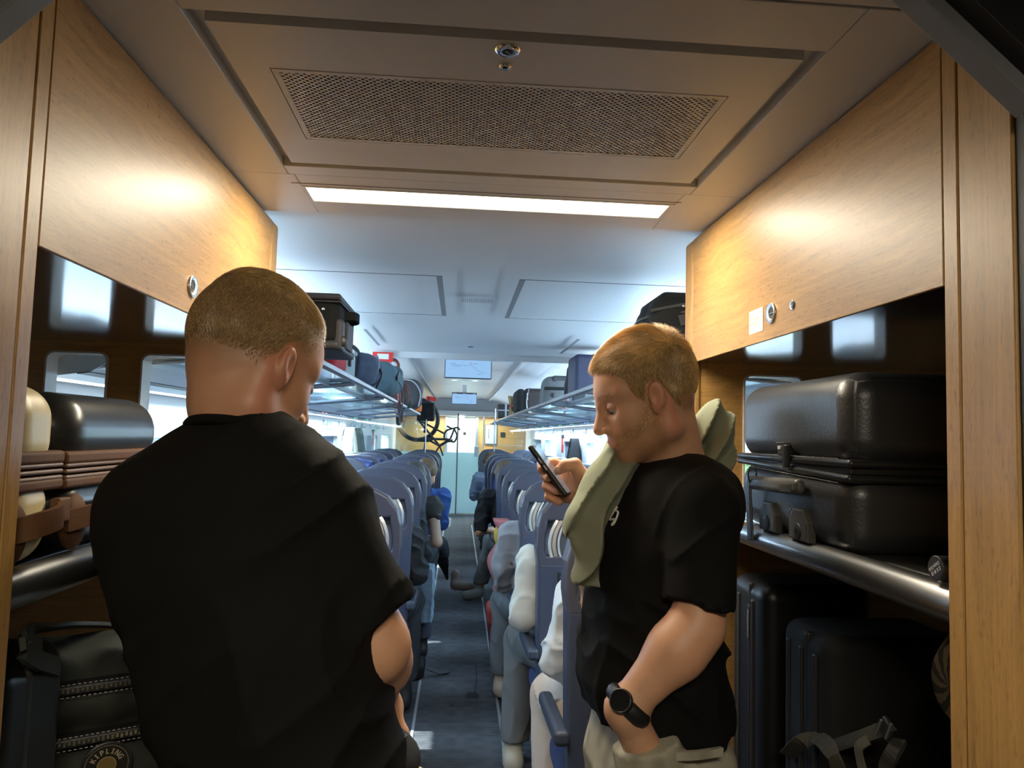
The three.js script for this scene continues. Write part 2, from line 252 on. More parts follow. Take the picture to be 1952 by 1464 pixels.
// arched ceiling over the seats, EDGE..END, made of bays
{
  const vault = thing('ceiling_vault', 'shallow arched white ceiling over the rear rows', 'ceiling'); vault.userData.kind = 'structure'; vault.name = 'ceiling_arched';
  const prof = []; for (let i = 0; i <= 24; i++) { const x = -1.3 + 2.6 * i / 24; prof.push([x, 2.31 - 0.14 * x * x - 0.16 * Math.pow(Math.abs(x) / 1.3, 5)]); }
  const shp = shapeOf([...prof, ...prof.slice().reverse().map(([x, y]) => [x, y + 0.03])]);
  const cuts = [EDGE + 0.02, 6.6, 8.0, 9.4, 10.8, 12.4, END]; for (let i = 0; i < cuts.length - 1; i++) part('ceiling_bay', extr(shp, cuts[i + 1] - cuts[i] - 0.012).translate(0, 0, -cuts[i + 1]), M.vault, vault);
  const seam = extr(shp, 0.014); for (let i = 1; i < cuts.length - 1; i++) part('bay_seam', seam.clone().translate(0, 0.004, -cuts[i] - 0.002), M.groove, vault);
  for (const s of [-1, 1]) part('ceiling_rail', span(s * 0.52 - 0.012, s * 0.52 + 0.012, 2.245, 2.275, EDGE + 0.03, END - 0.1), s < 0 ? M.groove : M.vault, vault);
  for (const [x, d] of [[-0.13, 7.2], [0.15, 7.2], [0.14, 9.9], [-0.14, 9.9]]) solo('ceiling_downlight', lathe([[0.0001, -0.006], [0.03, -0.004], [0.04, 0]], 20).translate(x, 2.306, -d), mat([0.8, 0.8, 0.8], 0.3, { emissive: new THREE.Color(0.8, 0.95, 1), emissiveIntensity: 1.2 }), 'small round ceiling downlight, ' + (x < 0 ? 'left' : 'right') + ' one of the ' + (d < 8 ? 'nearer' : 'farther') + ' pair', 'downlight');
}
// roof, side walls with window openings
struct('roof', span(-1.5, 1.5, 2.42, 2.47, -1.2, 17), M.dark, 'roof above the ceiling', 'roof');
const WIN = []; for (let i = 0; i < 6; i++) WIN.push([2.75 + i * 1.95, 2.75 + i * 1.95 + 1.45]);
const WY0 = 0.86, WY1 = 1.56;
for (const s of [-1, 1]) {
  const holes = WIN.map(([a, b]) => rrect(-b, -a, WY0, WY1, 0.09));
  // shape lies in (z, y): extrude along x
  const sh = shapeOf([[-17, 0], [1.2, 0], [1.2, 2.45], [-17, 2.45]], holes);
  const g = extr(sh, 0.09); g.rotateY(-Math.PI / 2); uvBox(g); g.translate(s > 0 ? SX + 0.09 : -SX, 0, 0);
  const wall = struct(s < 0 ? 'wall_left' : 'wall_right', g, M.wall, 'white side wall with windows on the ' + (s < 0 ? 'left' : 'right'), 'wall');
  WIN.forEach(([a, b], i) => {
    const w = new THREE.Group(); w.name = 'window_' + (s < 0 ? i + 1 : i + 7); scene.add(w); w.userData = { kind: 'structure', label: (s < 0 ? 'left' : 'right') + ' side window number ' + (i + 1) + ' from the luggage racks', category: 'window' };
    const fr = shapeOf(rrect(-b, -a, WY0, WY1, 0.09), [rrect(-b + 0.03, -a - 0.03, WY0 + 0.03, WY1 - 0.03, 0.07)]);
    const f = extr(fr, 0.03, 0.004); f.rotateY(-Math.PI / 2); uvBox(f); f.translate(s > 0 ? SX + 0.03 : -SX, 0, 0); part('window_frame', f, M.wall, w);
    part('pane', span(s * (SX + 0.06) - 0.004, s * (SX + 0.06) + 0.004, WY0 - 0.0, WY1, a, b), M.glass, w);
    if ((i + (s > 0)) % 2 === 0 && i > 1) part('roller_blind', span(s * (SX + 0.045) - 0.003, s * (SX + 0.045) + 0.003, 1.28, WY1 - 0.01, a + 0.03, b - 0.03), mat([0.2, 0.24, 0.32], 0.7, { transmission: 0.25, thickness: 0 }), w);
  });
}
// ---------- luggage bays beside the entrance ----------
for (const s of [-1, 1]) {
  const side = s < 0 ? 'left' : 'right', mx = (g) => s < 0 ? g : g;
  const S = (a, b, ...r) => s > 0 ? span(a, b, ...r) : span(-b, -a, ...r);
  // near posts: two vertical planks with a dark joint, then the dark entrance
  const post = struct('trim_3', S(WX + 0.004, WX + 0.06, 0, HC, 0.79, CAB0), M.dark, 'tall beech post framing the ' + side + ' luggage bay', 'post');
  part('plank', S(WX, WX + 0.05, 0, HC, 0.8045, 0.8985, 0.003, true), M.wood, post);
  part('plank', S(WX, WX + 0.05, 0, HC, 0.9005, CAB0, 0.003, true), M.wood, post);
  struct(s < 0 ? 'wall_entrance_left' : 'wall_entrance_right', S(WX + 0.01, SX, 0, HC, 0.78, 0.80), M.wood, side + ' wall beside the entrance', 'wall');
  struct('wall_lobby_' + side, S(WX + 0.02, WX + 0.05, 0, HC, -1.2, 0.78), mat([0.03, 0.028, 0.026], 0.5), 'dark lobby wall on the ' + side, 'wall');
  // far end panel with two look-through openings
  const ops = s < 0 ? [[-1.143, -0.987], [-0.90, -0.735]] : [[0.732, 0.90], [0.985, 1.145]];
  const x0 = s < 0 ? -SX : WX + 0.012, x1 = s < 0 ? -WX - 0.012 : SX;
  const sh = shapeOf([[x0, 0], [x1, 0], [x1, HC], [x0, HC]], ops.map(([a, b]) => rrect(a, b, 1.36, 1.768, 0.022)));
  const endp = struct('wall_bay_' + side, extr(sh, 0.045).translate(0, 0, -CAB1 - 0.045), M.wood, 'beech end panel of the ' + side + ' luggage bay with look-through openings', 'wall');
  part('edge_bead', S(WX - 0.002, WX + 0.03, 0, HC, CAB1 - 0.004, CAB1 + 0.07, 0.014, true), M.wood, endp);
  for (const [a, b] of ops) { const f = extr(shapeOf(rrect(a - 0.002, b + 0.002, 1.358, 1.77, 0.022), [rrect(a + 0.003, b - 0.003, 1.363, 1.765, 0.019)]), 0.055).translate(0, 0, -CAB1 - 0.05); part('opening_rim', f, mat([0.62, 0.62, 0.6], 0.4), endp); }
  // cabinet above the bay
  const cab = thing('overhead_cabinet', 'beech overhead cabinet above the ' + side + ' luggage bay', 'cabinet');
  part('front_panel', S(WX, WX + 0.022, 1.797, HC - 0.004, CAB0 + 0.001, CAB1 - 0.004, 0.0015), M.wood, cab);
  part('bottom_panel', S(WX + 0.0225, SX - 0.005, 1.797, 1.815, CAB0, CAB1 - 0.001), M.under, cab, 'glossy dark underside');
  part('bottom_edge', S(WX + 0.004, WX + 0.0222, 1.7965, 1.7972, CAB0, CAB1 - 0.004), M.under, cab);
  const lx = s * WX, [k1, k2] = s < 0 ? [1.444, 1.537] : [1.475, 1.378];
  for (const [d, r, big] of [[k1, 0.0215, 1], [k2, 0.0105, 0]]) {
    const rim = part(big ? 'lock_ring' : 'key_lock', lathe(big ? [[r * 0.56, 0.0005], [r * 0.6, 0.002], [r * 0.95, 0.005], [r, 0.001], [r, -0.002]] : [[r * 0.68, 0.001], [r * 0.9, 0.0025], [r, -0.002]]).rotateZ(-s * -Math.PI / 2).translate(lx, 1.85, -d), big ? M.steel : M.chrome, cab, 'brushed steel');
    part('lock_cavity', lathe([[0.0001, 0.0004], [r * 0.66, 0.0004]]).rotateZ(s * Math.PI / 2).translate(lx, 1.85, -d), M.dark, rim);
    if (big) part('key_bar', box(0.002, 0.002, r * 1.1, lx - s * 0.001, 1.85, -d), M.chrome, rim); else part('key_bar', box(0.002, 0.007, 0.005, lx - s * 0.001, 1.85, -d), M.chrome, rim);
  }
  if (s > 0) {
    const cv = document.createElement('canvas'); cv.width = 128; cv.height = 200; const c = cv.getContext('2d'); c.fillStyle = '#efe6c8'; c.fillRect(0, 0, 128, 200); c.fillStyle = '#7d7862'; c.font = 'bold 17px sans-serif';
    ['Auf', 'Schlie\u00dfen', 'Ge\u00f6ffnet', 'Zu'].forEach((t, i) => c.fillText(t, 10, 42 + i * 42));
    const tx = new THREE.CanvasTexture(cv); tx.colorSpace = THREE.SRGBColorSpace;
    const pg = new THREE.PlaneGeometry(0.075, 0.052).rotateY(-Math.PI / 2).translate(WX - 0.0008, 1.846, -1.555);
    part('instruction_sticker', pg, mat([1, 1, 1], 0.5, { map: tx }), cab, 'cream sticker with four lines of small print');
  }
  // shelf: front tube, slats and bracket
  const sf = thing('luggage_shelf', 'dark metal luggage shelf with a round front tube in the ' + side + ' bay', 'shelf');
  part('front_tube', rod(V3(s * (WX + 0.027), 1.372, -CAB0 - 0.001), V3(s * (WX + 0.027), 1.372, -CAB1), 0.026, 0.026, 28), mat([0.40, 0.40, 0.39], 0.3, { metalness: 0.95 }), sf, 'satin metal tube');
  for (let i = 0; i < 5; i++) part('slat', S(WX + 0.06 + i * 0.14, WX + 0.175 + i * 0.14, 1.362, 1.392, CAB0 + 0.01, CAB1 - 0.002, 0.006), mat([0.06, 0.058, 0.055], 0.4, { metalness: 0.4 }), sf);
  part('shelf_plate', S(WX + 0.03, SX - 0.004, 1.352, 1.362, CAB0 + 0.01, CAB1 - 0.002), M.dark, sf);
  // lower plinth so that the lower luggage stands raised
  struct('trim_4', S(WX + 0.02, SX - 0.004, 0, 0.42, CAB0 + 0.001, CAB1 - 0.001, 0.01), mat([0.02, 0.02, 0.02], 0.6), 'black plinth under the ' + side + ' bay luggage', 'plinth');
}
// entrance portal: dark chamfered header with grey edge strips
{
  const p = new THREE.Group(); p.name = 'door_1'; scene.add(p); p.userData = { kind: 'structure', label: 'dark entrance portal with grey chamfered corners', category: 'door frame' };
  const a = at(1703, -8, 0.77), b = at(1935, 212, 0.77), c = at(-12, 82, 0.77), d = at(98, -8, 0.77);
  const grey = mat([0.20, 0.20, 0.21], 0.5);
  const bar = (p0, p1, nx, ny, nm, w, off, m, z0, z1) => { const t = p1.clone().sub(p0).normalize(), n = V3(nx, ny, 0).addScaledVector(t, -V3(nx, ny, 0).dot(t)).normalize(); const q = [p0.clone().addScaledVector(t, -0.3).addScaledVector(n, off), p1.clone().addScaledVector(t, 0.006).addScaledVector(n, off)]; const s = shapeOf([[q[0].x, q[0].y], [q[1].x, q[1].y], [q[1].x + n.x * w, q[1].y + n.y * w], [q[0].x + n.x * w, q[0].y + n.y * w]]); part(nm, extr(s, z1 - z0, 0.001).translate(0, 0, -z1), m, p); };
  bar(a, b, 1, 1, 'edge_strip', 0.016, 0, grey, 0.745, 0.775); bar(a, b, 1, 1, 'corner_panel', 0.40, 0.016, M.dark, 0.72, 0.775);
  bar(c, d, -1, 1, 'edge_strip', 0.016, 0, grey, 0.745, 0.775);
  { const t = d.clone().sub(c).normalize(), n = V3(-t.y, t.x, 0); const A = c.clone().addScaledVector(t, -0.3).addScaledVector(n, 0.016), B = d.clone().addScaledVector(t, 0.4).addScaledVector(n, 0.016); part('corner_panel', extr(shapeOf([[A.x, A.y], [B.x, B.y], [B.x + n.x * 0.3, B.y + n.y * 0.3], [A.x + n.x * 0.3, A.y + n.y * 0.3]]), 0.05).translate(0, 0, -0.775), M.dark, p); }
}
struct('wall_lobby_back', span(-1.4, 1.4, 0, HC, -1.2, -1.15), mat([0.03, 0.028, 0.026], 0.5), 'dark lobby end behind the viewer', 'wall');
// ceiling lamp over the luggage bays
{
  const t = thing('ceiling_lamp', 'long warm white light panel in the ceiling between the luggage bays', 'lamp');
  part('diffuser', span(-0.438, 0.434, HC + 0.001, HC + 0.006, 1.722, 1.826), mat([0.9, 0.88, 0.82], 0.5, { emissive: new THREE.Color(1, 0.93, 0.74), emissiveIntensity: 2.6 }), t, 'glowing diffuser');
  part('lamp_frame', [span(-0.445, -0.438, HC - 0.0008, HC + 0.01, 1.715, 1.83), span(0.434, 0.445, HC - 0.0008, HC + 0.01, 1.715, 1.83), span(-0.438, 0.434, HC - 0.0008, HC + 0.01, 1.715, 1.7225), span(-0.438, 0.434, HC - 0.0008, HC + 0.01, 1.8255, 1.83)], M.ceil, t);
  part('cover_seam', span(-0.465, 0.455, HC - 0.0008, HC + 0.002, 1.694, 1.6985), M.groove, t);
  areaLight(V3(-0.002, HC - 0.003, -1.774), V3(0, -1, 0), V3(1, 0, 0), 0.872, 0.104, WARM, LAMP_K);
}

// lobby lamp behind the viewer
{
  const t = thing('lobby_lamp', 'warm ceiling lamp of the entrance lobby behind the viewer', 'lamp', [0, HC, 0.5]);
  part('diffuser', box(0.7, 0.006, 0.25, 0, -0.004, 0), mat([0.9, 0.88, 0.82], 0.5, { emissive: new THREE.Color(1, 0.93, 0.74), emissiveIntensity: 1.5 }), t); part('frame', [box(0.72, 0.01, 0.01, 0, -0.004, 0.13), box(0.72, 0.01, 0.01, 0, -0.004, -0.13)], M.ceil, t);
  areaLight(V3(0, HC - 0.009, 0.5), V3(0, -1, 0), V3(1, 0, 0), 0.7, 0.25, WARM, LOBBY_K);
}
// ---------- overhead racks ----------
const RX = 0.505, RY = 1.80, RACKS = [[-1, 2.06, 8.55], [1, 2.06, 10.15], [1, 10.3, 13.6]];
const glow = (r, g, b, k) => mat([0.8, 0.8, 0.8], 0.5, { emissive: new THREE.Color().setRGB(r, g, b), emissiveIntensity: k });
M.ledStrip = glow(0.86, 0.95, 1, 2.2); M.ledGreen = glow(0.1, 1, 0.35, 1.6); M.ledRed = glow(1, 0.15, 0.1, 1.4); M.ledBlue = glow(0.2, 0.45, 1, 1.4);
M.service = mat([0.52, 0.60, 0.66], 0.35);
for (const [s, d0, d1] of RACKS) {
  const side = s < 0 ? 'left' : 'right', r = thing('luggage_rack', 'glass overhead luggage rack along the ' + side + ' wall, ' + (d0 < 5 ? 'long near' : 'short far') + ' section', 'rack');
  const prof = (pts) => { const g = extr(shapeOf(pts.map(([x, y]) => [s * x, y])), d1 - d0); return g.translate(0, 0, -d1); };
  const n = Math.round((d1 - d0) / 1.3), L = (d1 - d0) / n;
  for (let i = 0; i < n; i++) { const a = d0 + i * L, g = extr(shapeOf([[RX + 0.02, RY + 0.002], [1.12, RY - 0.03], [1.12, RY - 0.022], [RX + 0.02, RY + 0.010]].map(([x, y]) => [s * x, y])), L - 0.008).translate(0, 0, -a - L + 0.004); part('glass_shelf', g, M.shelfGlass, r); }
  part('front_rail', prof([[RX, RY - 0.006], [RX + 0.012, RY - 0.014], [RX + 0.03, RY - 0.006], [RX + 0.03, RY + 0.008], [RX + 0.008, RY + 0.014], [RX, RY + 0.008]]), M.alu, r);
  part('second_rail', prof([[RX + 0.14, RY - 0.018], [RX + 0.155, RY - 0.018], [RX + 0.155, RY - 0.006], [RX + 0.14, RY - 0.006]]), M.alu, r);
  part('service_panel', prof([[1.0, 1.79], [1.0, 1.758], [1.06, 1.722], [1.17, 1.705], [1.20, 1.715], [SX, 1.715], [SX, 1.83], [1.2, 1.83], [1.12, 1.80]]), M.service, r);
  const dk = part('display_strip', prof([[1.062, 1.7195], [1.094, 1.7145], [1.095, 1.7175], [1.063, 1.7225]]), M.dark, r, 'black seat reservation strip');
  for (let i = 0; i * 0.856 + 2.9 < d1; i++) { const d = 2.9 + i * 0.856; if (d < d0 + 0.05) continue; for (const o of [0.12, 0.26]) part('reservation_light', span(s * 1.079 - 0.005, s * 1.079 + 0.005, 1.7125, 1.719, d + o, d + o + 0.02), i % 3 === 1 ? M.ledBlue : i % 4 === 3 ? M.ledRed : M.ledGreen, dk); part('reading_lamp', lathe([[0.0001, -0.004], [0.02, -0.003], [0.026, 0.002]], 16).translate(s * 1.14, 1.709, -d - 0.1), M.alu, r); }
  part('light_strip', span(s * 1.245 - 0.03, s * 1.245 + 0.03, 1.708, 1.7145, d0, d1), M.ledStrip, r, 'glowing white light strip');
  for (let i = 0; i <= n; i++) { const d = clamp(d0 + i * L, d0 + 0.02, d1 - 0.02); part('bracket', rod(V3(s * (RX + 0.03), RY - 0.006, -d), V3(s * 1.08, 1.74, -d), 0.009, 0.014, 8), M.alu, r); }
  areaLight(V3(s * 1.245, 1.704, -(d0 + d1) / 2), V3(-s * 0.25, -1, 0), V3(0, 0, 1), d1 - d0, 0.05, COOL, WASH_K);
  areaLight(V3(s * 1.23, 1.836, -(d0 + d1) / 2), V3(-s * 0.5, 1, 0), V3(0, 0, 1), d1 - d0, 0.2, COOL, UP_K);
  part('cove_lamp', span(s * 1.23 - 0.1, s * 1.23 + 0.1, 1.829, 1.8325, d0, d1), M.ledStrip, r);
}
// end glass of the racks beside the aisle
for (const [s, d] of [[-1, 8.65], [1, 10.22]]) {
  const t = thing('glass_screen', 'clear glass screen at the end of the ' + (s < 0 ? 'left' : 'right') + ' rack' + (d > 11 ? ' by the bicycle' : ''), 'glass screen');
  const X = (a, b, ...r) => s > 0 ? span(a, b, ...r) : span(-b, -a, ...r);
  part('pane', X(0.44, 1.3, 1.36, 1.72, d, d + 0.008), M.glass, t); part('edge_post', rod(V3(s * 0.44, 1.355, -d), V3(s * 0.44, s > 0 ? 1.95 : 1.74, -d), s > 0 ? 0.009 : 0.005), M.alu, t);
}
// ---------- seats ----------
M.shell = mat([0.062, 0.063, 0.092], 0.36, { bumpMap: rep(grain, 14), bumpScale: 0.00012 });
M.shell2 = mat([0.046, 0.056, 0.095], 0.4, { bumpMap: rep(grain, 14), bumpScale: 0.00012 });
M.recess = mat([0.17, 0.20, 0.27], 0.3);
M.fabric = mat([0.03, 0.042, 0.115], 0.9, { bumpMap: rep(weave, 30), bumpScale: 0.0006, sheen: 0.4, sheenColor: new THREE.Color(0.15, 0.25, 0.7) });
M.fabricL = mat([0.05, 0.075, 0.25], 0.9, { bumpMap: rep(weave, 30), bumpScale: 0.0006 });
M.strip = mat([0.82, 0.82, 0.80], 0.22, { metalness: 0.55 }); M.stripTan = mat([0.42, 0.34, 0.26], 0.4);
M.padArm = mat([0.045, 0.055, 0.085], 0.42);
function makeSeat(a) {                      // a = side of the aisle: -1 handle at -x
  const t = thing('train_seat', '', 'seat'), W = 0.24, tilt = -0.06;
  const X = (p) => p.map(([x, y]) => [-a * x, y]);                 // outline is drawn with the aisle at +x
  const tiltG = (g) => g.translate(0, -0.45, 0).rotateX(-tilt * -1).translate(0, 0.45, 0);
  const up = [[-0.232, 1.035], [0.236, 1.035], [0.245, 1.1], [0.242, 1.19], [0.225, 1.25], [0.185, 1.30], [0.13, 1.328], [0.0, 1.338], [-0.13, 1.328], [-0.185, 1.30], [-0.22, 1.25], [-0.238, 1.19], [-0.24, 1.1]];
  const hole = [[0.215, 1.062], [0.105, 1.062], [0.088, 1.075], [0.072, 1.19], [0.082, 1.222], [0.11, 1.23], [0.215, 1.23], [0.229, 1.16], [0.228, 1.09]];
  const fix = (p) => a > 0 ? X(p).reverse() : X(p);
  const back = part('upper_shell', tiltG(extr(shapeOf(fix(up), [fix(hole)]), 0.085, 0.012, 3).translate(0, 0, -0.085)), M.shell, t, 'grey plastic backrest shell');
  part('grab_recess', tiltG(extr(shapeOf(fix(hole)), 0.006).translate(0, 0, -0.058)), M.recess, back);
  // grab handle: two bright strips with a tan core, bowed
  const bow = (x, w, z, m, nm) => { const p = []; for (let i = 0; i <= 8; i++) { const y = 1.066 + i * 0.0195, k = (i - 3) / 8; p.push(V3(-a * (x - 0.09 * k * k + 0.004), y, z + 0.012 * (1 - (i / 4 - 1) ** 2))); } part(nm, tiltG(strap(p, V3(1, 0, 0), w, 0.006, 12)), m, back); };
  bow(0.197, 0.013, 0.008, M.strip, 'handle_strip'); bow(0.177, 0.015, 0.004, M.stripTan, 'handle_core'); bow(0.158, 0.009, 0.007, M.strip, 'handle_strip');
  part('seat_number', tiltG(box(0.013, 0.02, 0.001, -a * 0.213, 1.26, 0.008, 0, 0, a * 0.5)), M.strip, back); part('seat_number', tiltG(box(0.011, 0.018, 0.001, -a * 0.20, 1.283, 0.006, 0, 0, a * 0.6)), M.strip, back);
  const low = [[-0.232, 0.42], [0.222, 0.42], [0.232, 0.7], [0.236, 1.029], [-0.232, 1.029], [-0.236, 0.7]];
  const lo = part('lower_shell', tiltG(extr(shapeOf(fix(low)), 0.085, 0.012, 3).translate(0, 0, -0.085)), M.shell2, t);
  part('folding_table', tiltG(rbox(0.35, 0.26, 0.018, 0.012, a * 0.02, 0.86, 0.018)), M.shell, lo, 'folded tray table'); part('table_gap', tiltG(rbox(0.366, 0.28, 0.006, 0.003, a * 0.02, 0.864, 0.0125)), M.dark, lo);
  part('magazine_net', tiltG(rbox(0.33, 0.19, 0.012, 0.005, a * 0.02, 0.585, 0.016)), M.padArm, lo);
  const bk = [[-0.225, 0.44], [0.225, 0.44], [0.23, 1.1], [0.215, 1.22], [0.17, 1.285], [0, 1.315], [-0.17, 1.285], [-0.215, 1.22], [-0.23, 1.1]];
  part('back_cushion', tiltG(extr(shapeOf(bk.map(([x, y]) => [x * 0.86, y - 0.02])), 0.04, 0.025, 4).translate(0, 0, -0.15)), M.fabric, t, 'blue fabric cushion');
  part('headrest', tiltG(rbox(0.30, 0.2, 0.07, 0.03, 0, 1.17, -0.185)), M.fabricL, t, 'lighter blue padded headrest');
  part('seat_cushion', rbox(0.46, 0.12, 0.5, 0.05, 0, 0.43, -0.36), M.fabric, t);
  part('seat_pan', rbox(0.44, 0.05, 0.48, 0.02, 0, 0.35, -0.33), M.shell2, t);
  part('pedestal', [rbox(0.07, 0.34, 0.32, 0.015, a * 0.15, 0.17, -0.3), rbox(0.07, 0.05, 0.42, 0.01, a * 0.15, 0.025, -0.3)], M.padArm, t);
  const arm = [V3(0, 0.668, 0.02), V3(0, 0.672, -0.12), V3(0, 0.664, -0.30), V3(0, 0.645, -0.42)];
  part('armrest', rbox(0.05, 0.05, 0.44, 0.018, -a * 0.262, 0.655, -0.2, -0.06), M.padArm, t);
  return t;
}
const seatProto = { '-1': makeSeat(-1), '1': makeSeat(1) };    // left block has its aisle at +x
const ROW0 = 2.29, PITCH = 0.856, first = { '-1': true, '1': true };
// (makeSeat(a): handle side is -a)
const ord = ['first', 'second', 'third', 'fourth', 'fifth', 'sixth', 'seventh', 'eighth', 'ninth', 'tenth', 'eleventh', 'twelfth', 'thirteenth'];
for (const s of [-1, 1]) for (let k = 0; k < 13; k++) for (const col of ['aisle', 'window']) {
  if (s < 0 && k > 10) continue;
  const rev = k >= 6 && k <= 8, x = s * (col === 'aisle' ? 0.545 : 1.09), D = ROW0 + PITCH * k;
  const lb = 'blue and grey train seat, ' + (s < 0 ? 'left' : 'right') + ' of the aisle, ' + col + ' side, ' + ord[k] + ' row' + (rev ? ' facing us' : '');
  const src = seatProto[s * (rev ? -1 : 1)], pos = [x, 0, -D - (rev ? 0.42 : 0)];
  if (first[s] && !rev) { first[s] = false; const o = seatProto[s]; o.position.set(...pos); o.userData.label = lb; o.userData.group = 'train seats'; } else dup(src, pos, rev ? Math.PI : 0, lb, 'train seats');
}
// ---------- screens and signs ----------
function mapCanvas(w, h) {
  const cv = document.createElement('canvas'); cv.width = w; cv.height = h; const c = cv.getContext('2d');
  c.fillStyle = '#9ccbfb'; c.fillRect(0, 0, w, h); c.fillStyle = '#0b1830'; c.fillRect(0, 0, w, h * 0.1); c.fillStyle = '#eef6ff'; c.font = 'bold ' + h * 0.085 + 'px sans-serif';
  c.fillText('ICE 616', w * 0.03, h * 0.085); c.fillText('km-21', w * 0.44, h * 0.085); c.fillText('14:07', w * 0.85, h * 0.085);
  c.strokeStyle = '#4d7fae'; c.lineWidth = 3; const line = (p) => { c.beginPath(); p.forEach(([x, y], i) => i ? c.lineTo(x * w, y * h) : c.moveTo(x * w, y * h)); c.stroke(); };
  line([[0.1, 0.38], [0.3, 0.4], [0.42, 0.42], [0.55, 0.38], [0.62, 0.45], [0.66, 0.58], [0.74, 0.66], [0.8, 0.72], [0.92, 0.76]]); c.lineWidth = 1.5; c.strokeStyle = '#7ba8d0';
  line([[0.36, 0.2], [0.4, 0.3], [0.42, 0.5], [0.4, 0.75], [0.44, 0.9]]); line([[0.76, 0.2], [0.78, 0.4], [0.85, 0.52], [0.95, 0.5]]); line([[0.05, 0.6], [0.2, 0.55], [0.3, 0.62], [0.45, 0.6]]); line([[0.55, 0.75], [0.5, 0.9]]); line([[0.7, 0.6], [0.85, 0.65]]);
  c.fillStyle = '#3d638c'; c.font = h * 0.055 + 'px sans-serif'; c.fillText('Erlangen', w * 0.12, h * 0.34); c.fillText('N\u00fcrnberg Hbf', w * 0.16, h * 0.47); c.fillText('Bamberg', w * 0.6, h * 0.33); c.fillText('Ingolstadt', w * 0.7, h * 0.83);
  c.strokeStyle = '#c2506c'; c.lineWidth = 3; c.strokeRect(w * 0.54, h * 0.27, w * 0.025, h * 0.05);
  const t = new THREE.CanvasTexture(cv); t.colorSpace = THREE.SRGBColorSpace; return t;
}
const mapTex = mapCanvas(512, 256);
for (const [u0, v0, u1, v1, D, lb] of [[849, 679, 936, 722, 5.43, 'wide route map screen hanging at the ceiling edge'], [862, 747, 908, 772, 10.3, 'smaller looking route map screen farther down the car']]) {
  const a = at(u0, v0, D), b = at(u1, v1, D), w = b.x - a.x + 0.006, h = 0.165, t = thing('ceiling_screen', lb, 'screen', [(a.x + b.x) / 2, (a.y + b.y) / 2, -D]);
  part('housing', rbox(w, h, 0.035, 0.006, 0, 0, -0.018), M.black, t); part('hanger', box(0.06, 0.12, 0.03, 0, h / 2 + 0.05, -0.03), M.vault, t);
  part('display', new THREE.PlaneGeometry(w - 0.012, h - 0.012).translate(0, 0, 0.0008), mat([0.03, 0.03, 0.03], 0.3, { emissive: new THREE.Color(1, 1, 1), emissiveMap: mapTex, emissiveIntensity: 0.75 }), t, 'lit map display');
}
{ // red signs under the ceiling edge
  const red = mat([0.62, 0.025, 0.02], 0.45), c = at(730, 681, 5.32), t = thing('ceiling_sign', 'red framed notice hanging from the ceiling edge', 'sign', [c.x, c.y, -5.32]);
  const s = extr(shapeOf([[-0.062, -0.036], [0.062, -0.036], [0.07, -0.026], [0.073, 0.036], [-0.073, 0.036], [-0.07, -0.026]], [rrect(-0.043, 0.043, -0.016, 0.026, 0.002)]), 0.008, 0.001); part('frame', s, red, t);
  part('panel', box(0.09, 0.046, 0.004, 0, 0.005, 0.002), mat([0.62, 0.66, 0.62], 0.5), t);
  const c2 = at(822, 760, 9.6), t2 = thing('emergency_sign', 'small red emergency sign on the far ceiling cove', 'sign', [c2.x, c2.y, -9.6]); part('plate', rbox(0.13, 0.055, 0.02, 0.004, 0, 0, 0, 0, 0, -0.1), red, t2); part('symbol', box(0.02, 0.026, 0.002, -0.03, 0.003, 0.0105, 0, 0, -0.1), M.dark, t2);
}
// wall fittings under the racks: exit signs, hammers, coat hooks
const signTex = (() => { const cv = document.createElement('canvas'); cv.width = 256; cv.height = 160; const c = cv.getContext('2d'); c.fillStyle = '#d8f2dc'; c.fillRect(0, 0, 256, 160); c.fillStyle = '#3fae62'; for (const x of [8, 94, 180]) c.fillRect(x, 10, 68, 140); c.fillStyle = '#d8f2dc'; c.beginPath(); c.arc(42, 40, 12, 0, 7); c.fill(); c.fillRect(34, 54, 16, 44); c.fillRect(22, 96, 12, 40); c.fillRect(48, 96, 12, 40); c.fillRect(110, 30, 36, 100); c.beginPath(); c.moveTo(190, 80); c.lineTo(236, 40); c.lineTo(236, 120); c.fill(); const t = new THREE.CanvasTexture(cv); t.colorSpace = THREE.SRGBColorSpace; return t; })();
for (const [s, d, w] of [[-1, 7.5, 0.24], [-1, 11.6, 0.24], [1, 7.35, 0.24], [1, 10.6, 0.2]]) { const g = new THREE.BoxGeometry(0.004, 0.1, w).translate(s * (SX - 0.003), 1.628, -d); solo('exit_sign', g, mat([0.9, 0.9, 0.9], 0.5, { map: signTex }), 'green pictogram exit sign on the ' + (s < 0 ? 'left' : 'right') + ' wall, ' + (d < 9 ? 'nearer' : 'farther') + ' one', 'sign'); }
for (const [s, d] of [[-1, 8.55], [-1, 11.2], [1, 9.85]]) { const t = thing('emergency_hammer', 'red emergency hammer on the ' + (s < 0 ? 'left' : 'right') + ' wall pillar' + (d > 11 ? ' near the bicycle' : s < 0 ? ' beside the pale coat' : ''), 'hammer', [s * (SX - 0.02), 1.5, -d]); part('handle', rbox(0.025, 0.2, 0.035, 0.01, 0, -0.03, 0), mat([0.7, 0.03, 0.02], 0.4), t); part('head', rbox(0.03, 0.05, 0.07, 0.008, 0, 0.09, 0), M.black, t); part('holder', rbox(0.012, 0.09, 0.05, 0.004, s * 0.012, 0.02, 0), M.wall, t); }
